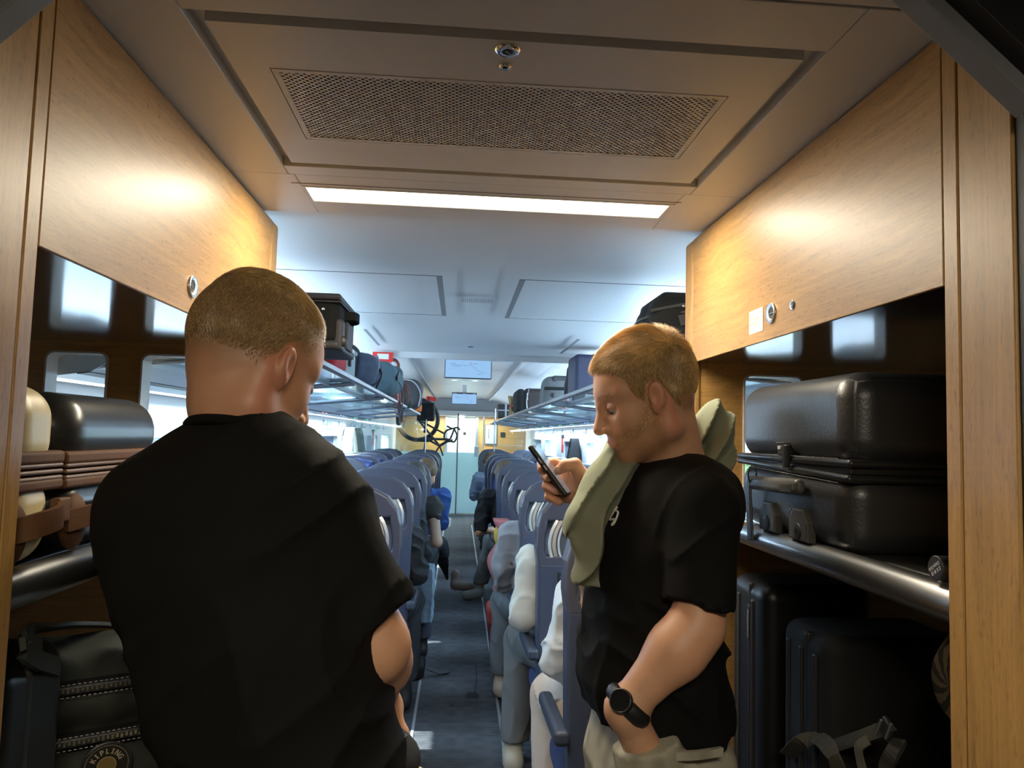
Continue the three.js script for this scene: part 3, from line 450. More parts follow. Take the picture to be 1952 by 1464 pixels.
for (const s of [-1, 1]) for (let i = 0; i < 9; i++) { const d = 5.3 + i * 0.93; solo('coat_hook', [rbox(0.02, 0.06, 0.012, 0.004, s * (SX - 0.012), 1.655, -d), rod(V3(s * (SX - 0.02), 1.635, -d), V3(s * (SX - 0.055), 1.65, -d), 0.005)], M.alu, 'small metal coat hook on the ' + (s < 0 ? 'left' : 'right') + ' wall under the light strip', 'hook', 'coat hooks on the ' + (s < 0 ? 'left' : 'right') + ' wall'); }
function coat(u, v, X, w, h, col, label) {
  const p = atX(u, v, X), t = solo('hanging_coat', sdfMesh((x, y, z) => { const k = clamp(-y / h), hw = w * (0.25 + 0.75 * Math.sqrt(k)) * 0.5, f = 0.02 * Math.sin(z * 60 + y * 5) * k; return Math.max(Math.abs(z + f) - hw, Math.abs(x - f) - 0.035 - 0.03 * k, Math.abs(y + h / 2) - h / 2) * 0.7 - 0.01; }, [-0.12, -h - 0.03, -w], [0.12, 0.03, w], 0.016), mat(col, 0.9), label, 'coat'); t.position.copy(p); return t;
}
coat(667, 817, -1.29, 0.22, 0.27, [0.55, 0.52, 0.42], 'pale cream coat on a hook by the left windows');
coat(682, 818, -1.28, 0.24, 0.26, [0.10, 0.11, 0.085], 'dark olive jacket on a hook by the left windows');
coat(1095, 838, 1.28, 0.16, 0.27, [0.012, 0.012, 0.014], 'black bag strap coat hanging by the right windows');
// ---------- far end of the car ----------
{
  const zf = 15.5, cw = struct('wall_end', [span(-1.4, -0.29, 0, 2.45, zf, zf + 0.06), span(0.30, 1.4, 0, 2.45, zf, zf + 0.06), span(-0.29, 0.30, 2.0, 2.45, zf, zf + 0.06)], M.wood, 'light wood bulkhead at the far end of the car', 'wall');
  part('cornice', span(-1.4, 1.4, 1.95, 2.06, 14.9, zf + 0.02, 0.02), M.vault, cw); part('cornice_back', span(-1.4, 1.4, 1.97, 2.44, 15.30, zf - 0.002), M.vault, cw); part('panel_joint', [span(0.44, 1.3, 1.375, 1.383, zf - 0.004, zf), span(0.69, 0.697, 0.9, 1.378, zf - 0.004, zf)], M.alu, cw);
  const door = new THREE.Group(); door.name = 'door_2'; scene.add(door); door.userData = { kind: 'structure', label: 'pale grey sliding door at the far end of the car', category: 'door' };
  part('door_leaf', span(-0.29, 0.30, 0, 2.0, zf + 0.01, zf + 0.05), mat([0.62, 0.62, 0.56], 0.4), door); part('door_frame', [span(-0.34, -0.29, 0, 2.05, zf - 0.03, zf + 0.06), span(0.30, 0.35, 0, 2.05, zf - 0.03, zf + 0.06), span(-0.34, 0.35, 2.0, 2.05, zf - 0.03, zf + 0.06)], M.alu, door);
  part('door_notice', span(0.10, 0.22, 1.56, 1.65, zf + 0.004, zf + 0.01), mat([0.75, 0.62, 0.25], 0.5), door, 'yellow notice'); part('door_symbol', span(0.04, 0.10, 1.57, 1.63, zf + 0.004, zf + 0.01), M.dark, door);
  solo('end_screen', [rbox(0.26, 0.42, 0.03, 0.02, 0.62, 1.60, -zf + 0.02)], M.black, 'black frame of the portrait screen on the wood bulkhead', 'screen');
  const es = scene.children[scene.children.length - 1]; part('display', new THREE.PlaneGeometry(0.235, 0.395).translate(0.62, 1.60, -zf + 0.0362), mat([0.05, 0.05, 0.05], 0.3, { emissive: new THREE.Color(0.62, 0.95, 1), emissiveIntensity: 1.0 }), es); part('text_column', box(0.012, 0.2, 0.001, 0.575, 1.61, -zf + 0.0368), M.shell, es); es.userData.label = 'bright portrait information screen on the wood bulkhead';
  solo('wall_socket', rbox(0.1, 0.1, 0.02, 0.008, 0.87, 1.6, -zf + 0.01), M.black, 'small black panel beside the portrait screen', 'panel');
  const l = thing('end_lamp', 'small glowing white lamp above the far door', 'lamp', [-0.02, 1.93, -14.88]); part('diffuser', rbox(0.13, 0.05, 0.02, 0.01), glow(1, 1, 0.95, 3), l);
  areaLight(V3(0, 1.945, -15.15), V3(0, -1, 0.0), V3(1, 0, 0), 1.6, 0.2, [0.95, 1, 0.92], 40);
  struct('ceiling_end', span(-1.4, 1.4, 2.31, 2.42, 14.4, 15.6), M.vault, 'lobby ceiling at the far end', 'ceiling');
  // glass partition with frosted lower part and door edge
  const gp = thing('glass_partition', 'frosted glass partition with metal posts across the far end of the aisle', 'partition');
  const fro = mat([0.66, 0.86, 0.9], 0.5, { transmission: 0.35, thickness: 0 });
  part('frosted_panel', span(-0.07, 0.42, 0.02, 1.22, 14.78, 14.79), fro, gp, 'frosted lower panel'); part('frosted_panel', span(-1.3, -0.08, 0.02, 1.22, 14.75, 14.76), fro, gp);
  part('clear_pane', span(-0.07, 0.42, 1.222, 1.93, 14.78, 14.788), M.glass, gp); part('clear_pane', span(-1.3, -0.08, 1.222, 1.93, 14.75, 14.758), M.glass, gp);
  part('post', rod(V3(-0.075, 0, -14.77), V3(-0.075, 2.0, -14.77), 0.014), M.shell, gp); part('post', rod(V3(0.44, 0, -14.77), V3(0.44, 2.0, -14.77), 0.014), M.alu, gp); part('lock_box', rbox(0.09, 0.2, 0.04, 0.01, 0.31, 1.25, -14.75), mat([0.5, 0.56, 0.6], 0.4), gp);
}
// ---------- outside: platform, hedge trees and a passing train ----------
struct('ground', span(-40, 40, -1.3, -1.2, -10, 40), mat([0.22, 0.23, 0.22], 0.9), 'track bed outside', 'ground');
{
  const tr = thing('parked_train', 'white train standing on the next track', 'train', [-5.2, -0.9, -9]);
  part('body', rbox(2.6, 3.2, 24, 0.35, 0, 1.9, 0), mat([0.72, 0.74, 0.75], 0.3), tr); part('window_band', span(1.296, 1.306, 2.0, 2.75, -11.5, 11.5), mat([0.05, 0.07, 0.09], 0.08), tr); part('stripe', span(1.298, 1.306, 1.35, 1.45, -11.8, 11.8), mat([0.55, 0.03, 0.04], 0.4), tr); part('underframe', span(-1.1, 1.2, 0.0, 0.4, -11.5, 11.5), M.dark, tr);
  for (let i = 0; i < 6; i++) { const t = thing('tree', 'leafy green tree outside the right windows, number ' + (i + 1) + ' along the track', 'tree', [6.2 + (i % 2) * 1.2, -1.2, -2.5 - i * 2.6], 0, 'trees beside the track'); part('trunk', rod(V3(0, 0, 0), V3(0.1, 2.0, 0), 0.14, 0.09), mat([0.12, 0.09, 0.06], 0.9), t); part('crown', sdfMesh((x, y, z) => Math.hypot(x, (y - 3) * 0.8, z) - 1.35 - 0.6 * (fbm(x * 2 + i * 9, y * 2, z * 2) - 0.5), [-2, 1, -2], [2, 5.2, 2], 0.14), mat([0.16, 0.34, 0.12], 0.9), t); }
}
// ---------- luggage on the shelves beside the entrance ----------
const leatherB = rep(dataTex(256, 256, (x, y) => { const t = 120 + 90 * noise(x / 7, y / 7, 1, 36, 36) + 45 * noise(x / 3, y / 3, 4, 85, 85); return [t, t, t]; }, false), 9);
M.leather = mat([0.032, 0.032, 0.034], 0.38, { bumpMap: leatherB, bumpScale: 0.0006, clearcoat: 0.25, clearcoatRoughness: 0.35 });
M.leatherRim = mat([0.022, 0.022, 0.022], 0.3); M.thread = mat([0.32, 0.32, 0.31], 0.7);
{ // large black leather suitcase, right shelf
  const t = thing('leather_suitcase', 'big black leather suitcase with stitched seams on the right shelf', 'suitcase', [0.6, 1.393, -1.45]);
  const Lz = 0.5, Wx = 0.5;
  part('upper_shell', rbox(Wx, 0.168, Lz, 0.05, Wx / 2, 0.233, 0, 0, 0, 0, 6), M.leather, t, 'upper shell'); part('lower_shell', rbox(Wx, 0.143, Lz - 0.01, 0.045, Wx / 2, 0.0715, -0.004, 0.014, 0, 0, 6), M.leather, t);
  const r1 = part('seam_welt', rbox(Wx + 0.006, 0.014, Lz + 0.006, 0.007, Wx / 2, 0.156, 0), M.leatherRim, t), r2 = part('seam_welt', rbox(Wx + 0.006, 0.014, Lz, 0.007, Wx / 2, 0.137, -0.003, 0.03), M.leatherRim, t);
  part('zip_gap', rbox(Wx - 0.01, 0.02, Lz - 0.02, 0.004, Wx / 2, 0.146, 0), M.dark, t);
  const st = (y, tilt) => { const g = []; for (let i = 0; i < 58; i++) { const z = -0.215 + i * 0.0075; g.push(box(0.0012, 0.0012, 0.0045, -0.0035, y - Math.sin(tilt) * z, z)); } return g; };
  const s1 = part('stitching', st(0.1635, 0), M.thread, r1); s1.userData.kind = 'stuff'; const s2 = part('stitching', st(0.1285, 0.03), M.thread, r2); s2.userData.kind = 'stuff';
  const lock = part('combination_lock', rbox(0.012, 0.026, 0.034, 0.003, -0.004, 0.176, 0.005), M.black, t, 'black combination lock'); part('lock_flap', rbox(0.012, 0.046, 0.016, 0.004, -0.009, 0.162, 0.027), M.leatherRim, lock); for (let i = 0; i < 3; i++) part('number_wheel', rbox(0.004, 0.008, 0.003, 0.001, -0.0105, 0.178, -0.005 + i * 0.0045), M.strip, lock); part('lock_edge', box(0.002, 0.002, 0.036, -0.0105, 0.189, 0.003), M.alu, lock);
  const h = part('carry_handle', rbox(0.022, 0.03, 0.245, 0.012, -0.014, 0.103, -0.02, -0.03), mat([0.085, 0.08, 0.07], 0.4), t, 'padded side handle'); part('handle_plate', rbox(0.002, 0.016, 0.05, 0.001, -0.0252, 0.101, 0.058, -0.03), mat([0.05, 0.048, 0.043], 0.4), h);
  const tag = part('luggage_tag', rbox(0.006, 0.12, 0.026, 0.003, -0.022, 0.035, -0.125, -0.14), M.leather, t, 'leather name tag'); part('tag_loop', tube([V3(-0.022, 0.09, -0.118), V3(-0.03, 0.125, -0.11), V3(-0.016, 0.128, -0.105), V3(-0.02, 0.09, -0.112)], 0.0016, 24, 6), M.leatherRim, tag); part('tag_window', box(0.001, 0.014, 0.006, -0.0256, 0.045, -0.123, -0.14), mat([0.4, 0.33, 0.2], 0.4), tag);
  for (const z of [-0.06, 0.08]) { const a = part('wheel_housing', extr(shapeOf([[-0.034, 0], [0.034, 0], [0.034, 0.03], [0.018, 0.052], [-0.018, 0.052], [-0.034, 0.03]]), 0.012, 0.004).rotateY(-Math.PI / 2).translate(0.004, 0.008, z), mat([0.06, 0.057, 0.052], 0.35), t); part('wheel', lathe([[0.005, -0.008], [0.015, -0.008], [0.017, -0.005], [0.017, 0.005], [0.015, 0.008], [0.005, 0.008]], 20).rotateZ(Math.PI / 2).translate(-0.006, 0.021, z), M.black, a); }
}
{ // drink bottle lying beside the post
  const t = thing('cola_bottle', 'black bottle cap with white lettering sticking out beside the right post', 'bottle', [0.60, 1.408, -0.98], 0);
  t.rotation.set(0, 0, Math.PI / 2 - 0.06);
  const cv = document.createElement('canvas'); cv.width = cv.height = 256; const c = cv.getContext('2d'); c.fillStyle = '#26262a'; c.fillRect(0, 0, 256, 256); c.fillStyle = '#d9d9d6'; c.translate(128, 128); c.rotate(-2.2); c.textAlign = 'center'; c.font = 'italic bold 58px serif'; c.fillText('Coca-Cola', 0, 44, 210); c.font = 'bold 56px sans-serif'; c.fillText('Z E R O', 0, -16, 200);
  const tx = new THREE.CanvasTexture(cv); tx.colorSpace = THREE.SRGBColorSpace;
  part('body', lathe([[0.0001, -0.2], [0.028, -0.2], [0.032, -0.19], [0.032, -0.07], [0.02, -0.03], [0.012, -0.012], [0.012, 0]]), mat([0.06, 0.03, 0.02], 0.1, { transmission: 0.4, thickness: 0.02 }), t);
  const cp = part('cap', lathe([[0.0001, 0.012], [0.0155, 0.012], [0.0172, 0.0105], [0.0175, -0.004]]), M.black, t, 'black screw cap'); part('cap_print', new THREE.CircleGeometry(0.0152, 32).rotateX(-Math.PI / 2).translate(0, 0.0123, 0), mat([1, 1, 1], 0.4, { map: tx }), cp); part('neck_ring', lathe([[0.013, -0.006], [0.0165, -0.008], [0.013, -0.011]]), mat([0.5, 0.5, 0.5], 0.2), t);
  t.position.set(0.602, 1.4165, -0.966);
}
M.bagBlack = mat([0.009, 0.009, 0.0095], 0.8, { bumpMap: rep(weave, 40), bumpScale: 0.0004 });
M.hardBlack = mat([0.008, 0.008, 0.0085], 0.4);
function standingCase(name, label, x, y, d, w, h, len, m, ribs, logo) {
  const t = thing(name, label, 'suitcase', [x, y, -d]);
  part('shell', rbox(w, h, len, 0.035, 0, h / 2, 0, 0, 0, 0, 5), m, t); for (let i = 0; i < ribs; i++) part('rib', rbox(0.008, h * 0.9, 0.012, 0.004, -w / 2 - 0.001, h / 2, -len / 2 + len * (i + 0.7) / (ribs + 0.4)), mat([0.035, 0.034, 0.034], 0.3), t);
  part('frame_band', rbox(w + 0.004, h * 0.985, 0.012, 0.006, 0, h / 2, len * 0.1), mat([0.024, 0.023, 0.023], 0.45), t);
  if (logo) { const cv = document.createElement('canvas'); cv.width = 256; cv.height = 48; const c = cv.getContext('2d'); c.fillStyle = '#101010'; c.fillRect(0, 0, 256, 48); c.fillStyle = '#b9b6ae'; c.font = 'italic bold 36px serif'; c.fillText('Dangerfield', 18, 36); const tx = new THREE.CanvasTexture(cv); tx.colorSpace = THREE.SRGBColorSpace; const g = new THREE.PlaneGeometry(0.075, 0.014).rotateZ(-Math.PI / 2).rotateY(-Math.PI / 2).translate(-w / 2 - 0.004, h - 0.10, 0.02); part('name_plate', g, mat([1, 1, 1], 0.4, { map: tx }), t, 'small script name plate'); part('plate_base', rbox(0.006, 0.085, 0.018, 0.003, -w / 2 - 0.0005, h - 0.10, 0.02), M.black, t); }
  return t;
}
standingCase('black_suitcase', 'upright black hard suitcase with a small name plate low in the right bay', 0.76, 0.421, 1.72, 0.26, 0.84, 0.2, M.hardBlack, 2, true);
standingCase('black_suitcase', 'plain dark suitcase with slim ribs deeper in the right bay', 0.80, 0.421, 1.48, 0.3, 0.79, 0.2, M.bagBlack, 3, false);
{ // strapped bag at the bottom of the right bay
  const t = thing('strapped_backpack', 'black backpack with loose olive straps at the bottom of the right bay', 'backpack', [0.78, 0.421, -1.2]);
  part('body', sdfMesh((x, y, z) => { const q = [Math.abs(x) - 0.10, Math.abs(y - 0.28) - 0.24, Math.abs(z) - 0.12]; return Math.hypot(Math.max(q[0], 0), Math.max(q[1], 0), Math.max(q[2], 0)) + Math.min(Math.max(...q), 0) - 0.06 + 0.016 * (fbm(x * 14, y * 12, z * 14) - 0.5); }, [-0.19, -0.02, -0.21], [0.19, 0.62, 0.21], 0.014), M.bagBlack, t);
  const web = mat([0.11, 0.10, 0.075], 0.75, { bumpMap: rep(weave, 60), bumpScale: 0.0008 });
  const loc = (u, v, X) => atX(u, v, X).sub(t.position);
  part('strap', strap([loc(1500, 1440, 0.64), loc(1530, 1415, 0.62), loc(1560, 1408, 0.63), loc(1590, 1440, 0.62), loc(1600, 1475, 0.64)], V3(0.2, 0.4, 1), 0.03, 0.003, 28), web, t, 'olive webbing strap'); part('strap', strap([loc(1560, 1432, 0.66), loc(1620, 1412, 0.66), loc(1680, 1390, 0.66), loc(1700, 1380, 0.67)], V3(0, 1, 0.2), 0.022, 0.003, 20), web, t); part('strap', strap([loc(1655, 1410, 0.65), loc(1637, 1425, 0.64), loc(1640, 1450, 0.64), loc(1650, 1485, 0.64)], V3(0.2, 0, 1), 0.018, 0.003, 20), web, t);
  part('shoulder_strap', strap([loc(1715, 1412, 0.66), loc(1702, 1435, 0.64), loc(1690, 1460, 0.64), loc(1686, 1480, 0.64)], V3(0.3, 0, 1), 0.022, 0.008, 16), mat([0.05, 0.047, 0.04], 0.8, { bumpMap: rep(weave, 80), bumpScale: 0.001 }), t);
  const b = loc(1690, 1390, 0.645), bk = part('buckle', rbox(0.008, 0.03, 0.03, 0.004, b.x, b.y, b.z, 0.5), M.black, t); part('buckle_bar', rbox(0.004, 0.034, 0.004, 0.001, b.x - 0.005, b.y + 0.002, b.z + 0.014, 0.5), M.alu, bk); part('buckle_bar', rbox(0.004, 0.034, 0.004, 0.001, b.x - 0.005, b.y - 0.002, b.z - 0.014, 0.5), M.alu, bk);
}
{ // woven hat and folded red cloth near the post
  const wv = rep(dataTex(256, 256, (x, y) => { const k = ((x >> 4) + (y >> 4)) % 2, d = (x % 16 + y % 16) < 16; const t = k ^ d ? 46 : 150; return [t, t * 0.86, t * 0.62]; }), 12);
  const hat = solo('woven_hat', lathe([[0.0001, 0.075], [0.05, 0.068], [0.082, 0.035], [0.09, 0], [0.082, -0.035], [0.05, -0.068], [0.0001, -0.075]], 40), mat([0.45, 0.42, 0.36], 0.85, { map: rep(wv, 1.2), bumpMap: rep(weave, 6), bumpScale: 0.003 }), 'brown zigzag woven ball shaped bag behind the right post', 'bag');
  hat.position.set(0.72, 1.245, -1.02); hat.geometry.rotateZ(Math.PI / 2); const uvc = hat.geometry.attributes.uv; for (let i = 0; i < uvc.count; i++) uvc.setXY(i, uvc.getX(i) * 1.0, uvc.getY(i) * 0.6);
  const u = thing('canvas_tote', 'dark tote bag carrying the woven ball at the near end of the right bay', 'bag', [0.76, 0.421, -1.0]); part('body', rbox(0.24, 0.66, 0.1, 0.04, 0, 0.37, 0.0), M.bagBlack, u); part('bag_base', rbox(0.22, 0.06, 0.1, 0.02, 0, 0.03, 0), M.black, u);
  const rc = solo('red_cloth', sdfMesh((x, y, z) => Math.hypot(x * 0.8, y * 1.6, z) - 0.045 + 0.02 * Math.sin(x * 70 + z * 90) * 0.5, [-0.08, -0.05, -0.06], [0.08, 0.05, 0.06], 0.006), mat([0.10, 0.008, 0.008], 0.9), 'small crumpled red cloth at the foot of the right post', 'cloth'); rc.position.set(0.68, 1.06, -1.09);
}
// left shelf: cream case and black case, both with a tan strap
function shelfCase(name, label, d0, d1, x0, x1, y1, m, r) {
  const y0 = 1.393, h = y1 - y0, t = thing(name, label, 'suitcase', [-(x0 + x1) / 2, y0, -(d0 + d1) / 2]), w = x1 - x0, l = d1 - d0, tan = mat([0.115, 0.052, 0.023], 0.65, { specularIntensity: 0.4, bumpMap: leatherB, bumpScale: 0.0004 });
  part('upper_shell', rbox(w, h * 0.5, l, r, 0, h * 0.74, 0, 0, 0, 0, 6), m, t); part('lower_shell', rbox(w, h * 0.52, l, r, 0, h * 0.26, 0, 0, 0, 0, 6), m, t);
  part('leather_band', rbox(w + 0.008, 0.018, l + 0.006, 0.006, 0, h * 0.59, 0), tan, t, 'tan leather band'); part('leather_band', rbox(w + 0.008, 0.016, l + 0.006, 0.006, 0, h * 0.44, 0), tan, t, 'tan leather band'); for (let i = 0; i < 3; i++) part('zip_fold', rbox(w + 0.006, 0.006, l + 0.002, 0.003, 0, h * (0.475 + i * 0.035), 0), mat([0.14, 0.07, 0.035], 0.5), t);
  const hx = w / 2 + 0.012; part('side_handle', strap([V3(hx - 0.006, h * 0.29, -l * 0.42), V3(hx + 0.014, h * 0.27, -l * 0.1), V3(hx + 0.014, h * 0.25, l * 0.3), V3(hx - 0.006, h * 0.22, l * 0.5)], V3(0, 1, 0), 0.03, 0.008, 20), tan, t, 'tan leather handle'); part('handle_end', rbox(0.014, 0.034, 0.03, 0.004, hx - 0.004, h * 0.29, -l * 0.40), tan, t);
  part('corner_guard', ellGeo(hx - 0.014, h * 0.2, l * 0.4, 0.014, 0.04, 0.03), tan, t);
  return t;
}
function ellGeo(x, y, z, a, b, c) { return new THREE.SphereGeometry(1, 20, 14).scale(a, b, c).translate(x, y, z); }
shelfCase('cream_suitcase', 'cream suitcase with tan leather trim on the left shelf', 0.945, 1.062, 0.605, 1.05, 1.632, mat([0.62, 0.50, 0.27], 0.38), 0.045);
shelfCase('black_trimmed_suitcase', 'glossy black suitcase with tan leather trim on the left shelf', 1.072, 1.41, 0.605, 1.05, 1.628, mat([0.02, 0.021, 0.021], 0.28), 0.055);
// lower left bay
{
  standingCase('dark_suitcase', 'black suitcase at the near end low in the left bay', -0.74, 0.421, 1.03, 0.28, 0.86, 0.17, M.hardBlack, 0, false);
  const t = thing('canvas_backpack', 'dark olive zipped backpack with a round badge low in the left bay', 'backpack', [-0.672, 0.421, -1.285], -1.05);
  const cloth = mat([0.026, 0.029, 0.022], 0.75, { bumpMap: rep(weave, 50), bumpScale: 0.0005 });
  const bodyF = (x, y, z) => { const q = [Math.abs(x) - 0.07, Math.abs(y - 0.40) - 0.36, Math.abs(z) - 0.12]; const puff = 0.014 * Math.cos((y - 0.09) * 58) ; return Math.hypot(Math.max(q[0], 0), Math.max(q[1], 0), Math.max(q[2], 0)) + Math.min(Math.max(...q), 0) - 0.05 - puff * sstep(0.45, 0.6, y) + 0.006 * Math.sin(z * 90 + 3 * noise(y * 12, z * 9)) * sstep(0.02, 0.09, x) + 0.012 * (fbm(x * 12, y * 14, z * 14) - 0.5); };
  part('body', sdfMesh(bodyF, [-0.15, 0, -0.2], [0.16, 0.84, 0.2], 0.011), cloth, t);
  const teeth = mat([0.55, 0.5, 0.4], 0.25, { metalness: 0.9 });
  for (const y of [0.768, 0.692]) { const z = part('zipper', rbox(0.03, 0.016, 0.30, 0.006, 0.132, y, 0), M.black, t); const g = []; for (let i = 0; i < 46; i++) g.push(box(0.003, 0.006, 0.0035, 0.148, y + 0.0015 * (i % 2), -0.14 + i * 0.0062)); const k = part('zip_teeth', g, teeth, z); k.userData.kind = 'stuff'; for (const dy of [-0.018, 0.018]) { const s = []; for (let i = 0; i < 40; i++) s.push(box(0.0012, 0.0012, 0.004, 0.1475, y + dy * 0.5, -0.14 + i * 0.007)); const w = part('stitching', s, M.thread, z); w.userData.kind = 'stuff'; } }
  const cv = document.createElement('canvas'); cv.width = cv.height = 512; const c = cv.getContext('2d'); c.fillStyle = '#140d0a'; c.fillRect(0, 0, 512, 512); c.strokeStyle = '#8a8274'; c.lineWidth = 12; c.setLineDash([12, 9]); c.beginPath(); c.arc(256, 256, 232, 0, 7); c.stroke(); c.setLineDash([]); c.lineWidth = 8; c.strokeStyle = '#a08a5a'; c.beginPath(); c.arc(256, 256, 100, 0, 7); c.fillStyle = '#6d5a30'; c.fill(); c.stroke();
  c.fillStyle = '#a79a80'; c.font = 'bold 84px sans-serif'; c.textAlign = 'center'; 'KIPLING'.split('').forEach((ch, i) => { const a = (i - 3) * 0.36; c.save(); c.translate(256 + 165 * Math.sin(a), 256 - 165 * Math.cos(a)); c.rotate(a); c.fillText(ch, 0, 28); c.restore(); }); for (const a of [-1.6, 1.6]) { c.save(); c.translate(256 + 165 * Math.sin(a), 256 - 165 * Math.cos(a)); c.fillText('\u2605', 0, 28); c.restore(); }
  const tx = new THREE.CanvasTexture(cv); tx.colorSpace = THREE.SRGBColorSpace;
  const bd = part('round_badge', lathe([[0.0001, 0.004], [0.03, 0.004], [0.034, 0.002], [0.034, 0]]).rotateZ(-Math.PI / 2).translate(0.146, 0.652, -0.035), M.black, t, 'round lettered badge'); part('badge_print', new THREE.CircleGeometry(0.032, 40).rotateY(Math.PI / 2).translate(0.1505, 0.652, -0.035), mat([1, 1, 1], 0.5, { map: tx }), bd);
  const so = (u, v, X) => atX(u, v, X).sub(t.position).applyAxisAngle(V3(0, 1, 0), 1.05); part('top_handle', strap([so(70, 1240, -0.6), so(50, 1215, -0.62), so(110, 1195, -0.66), so(200, 1192, -0.68), so(255, 1200, -0.68)], V3(1, 0.3, 0), 0.03, 0.006, 24), cloth, t); part('shoulder_strap', strap([so(75, 1225, -0.6), so(45, 1235, -0.59), so(65, 1255, -0.59), so(110, 1272, -0.6)], V3(0.4, 1, 0.3), 0.024, 0.007, 20), cloth, t);
}
// ---------- luggage on the overhead racks ----------
const TOP = 1.812;
function softBag(name, label, cat, pos, size, col, o = {}) {
  const [w, h, l] = size, t = thing(name, label, cat, pos, o.turn ?? 0), k = o.round ?? 0.05, wr = o.wrinkle ?? 0.02, sd = o.seed ?? 1;
  const f = (x, y, z) => { const tp = 1 - (o.taper ?? 0) * clamp(y / h); const q = [Math.abs(x) - (w / 2 - k) * tp, Math.abs(y - h / 2) - (h / 2 - k), Math.abs(z) - (l / 2 - k) * tp]; return Math.hypot(Math.max(q[0], 0), Math.max(q[1], 0), Math.max(q[2], 0)) + Math.min(Math.max(...q), 0) - k + wr * (fbm(x * 9 + sd * 7, y * 9, z * 9) - 0.5); };
  part('body', sdfMesh(f, [-w / 2 - 0.03, -0.005, -l / 2 - 0.03], [w / 2 + 0.03, h + 0.03, l / 2 + 0.03], o.cell ?? 0.016), mat(col, o.rough ?? 0.8), t); return t;
}
{ // dark suitcase overhanging the left rack
  const t = thing('rack_suitcase', 'black cabin suitcase lying flat and overhanging the left rack', 'suitcase', [-0.72, 1.83, -2.46], 0.0);
  const c1 = mat([0.006, 0.0065, 0.0065], 0.85, { specularIntensity: 0.35 }), c2 = mat([0.03, 0.03, 0.035], 0.5, { specularIntensity: 0.5 });
  part('body', rbox(0.56, 0.15, 0.34, 0.035, 0, 0.088, 0, 0, 0, 0, 5), c1, t); part('top_welt', rbox(0.565, 0.022, 0.345, 0.011, 0, 0.166, 0), c2, t); part('zip_line', rbox(0.567, 0.006, 0.347, 0.003, 0, 0.150, 0), M.black, t); part('bottom_frame', rbox(0.567, 0.03, 0.347, 0.014, 0, 0.015, 0), c2, t, 'grey plastic base frame');
  part('end_handle', strap([V3(0.27, 0.12, -0.07), V3(0.303, 0.125, -0.05), V3(0.305, 0.125, 0.05), V3(0.27, 0.12, 0.07)], V3(0, 1, 0), 0.026, 0.01, 20), c1, t); part('wheel_corner', rbox(0.03, 0.1, 0.06, 0.012, 0.275, 0.05, 0.13), c2, t); part('wheel', lathe([[0.004, -0.008], [0.018, -0.008], [0.018, 0.008], [0.004, 0.008]], 16).rotateX(Math.PI / 2).translate(0.285, 0.03, 0.145), M.black, t); part('side_rail', rbox(0.012, 0.09, 0.11, 0.005, 0.285, 0.06, 0), c2, t);
  for (const x of [-0.08, 0.23]) part('stud', new THREE.SphereGeometry(0.006, 12, 8).translate(x, 0.125, 0.171), M.chrome, t);
}
{ // black holdall on the right rack
  const t = softBag('rack_holdall', 'black trolley bag with zip pockets on the right rack beside the wood panel', 'bag', [0.79, TOP, -2.5], [0.5, 0.25, 0.36], [0.008, 0.008, 0.009], { round: 0.05, taper: 0.15, wrinkle: 0.03 });
  part('zip_edge', tube([V3(-0.235, 0.19, 0.15), V3(-0.1, 0.215, 0.17), V3(0.15, 0.22, 0.17)], 0.006, 24, 6), mat([0.06, 0.065, 0.06], 0.4), t); part('zip_edge', tube([V3(-0.24, 0.165, -0.1), V3(-0.235, 0.175, 0.1), V3(-0.1, 0.19, 0.18)], 0.005, 24, 6), mat([0.06, 0.065, 0.06], 0.4), t); part('lid', rbox(0.44, 0.05, 0.3, 0.025, 0.02, 0.235, 0), M.bagBlack, t); part('address_tag', rbox(0.05, 0.035, 0.004, 0.004, -0.12, 0.165, 0.172, 0, 0, 0.3), mat([0.06, 0.06, 0.07], 0.4), t); for (const x of [-0.13, -0.09]) part('zip_pull', rbox(0.014, 0.007, 0.005, 0.002, x, 0.205, 0.178), M.chrome, t); part('front_pocket', rbox(0.2, 0.1, 0.03, 0.02, -0.08, 0.09, 0.165), M.bagBlack, t);
}
softBag('red_bag', 'red bag wedged under the black suitcase on the left rack', 'bag', [-0.66, TOP, -2.95], [0.26, 0.12, 0.3], [0.36, 0.02, 0.035], { round: 0.03, wrinkle: 0.01 });
{ const t = thing('storage_box', 'grey blue plastic box on the left rack behind the black suitcase', 'box', [-0.66, TOP, -3.33]); const c = mat([0.16, 0.24, 0.27], 0.5); part('body', rbox(0.22, 0.12, 0.26, 0.015, 0, 0.06, 0), c, t); part('lid', rbox(0.235, 0.022, 0.275, 0.008, 0, 0.128, 0), mat([0.22, 0.32, 0.36], 0.5), t); part('latch', rbox(0.01, 0.04, 0.05, 0.004, 0.118, 0.11, 0.02), M.alu, t); part('latch', rbox(0.01, 0.04, 0.03, 0.004, 0.118, 0.07, 0.09), M.black, t); }
softBag('dark_pouch', 'small dark bundle behind the grey blue box on the left rack', 'bag', [-0.72, TOP, -3.8], [0.28, 0.22, 0.2], [0.02, 0.022, 0.03], { round: 0.06 });
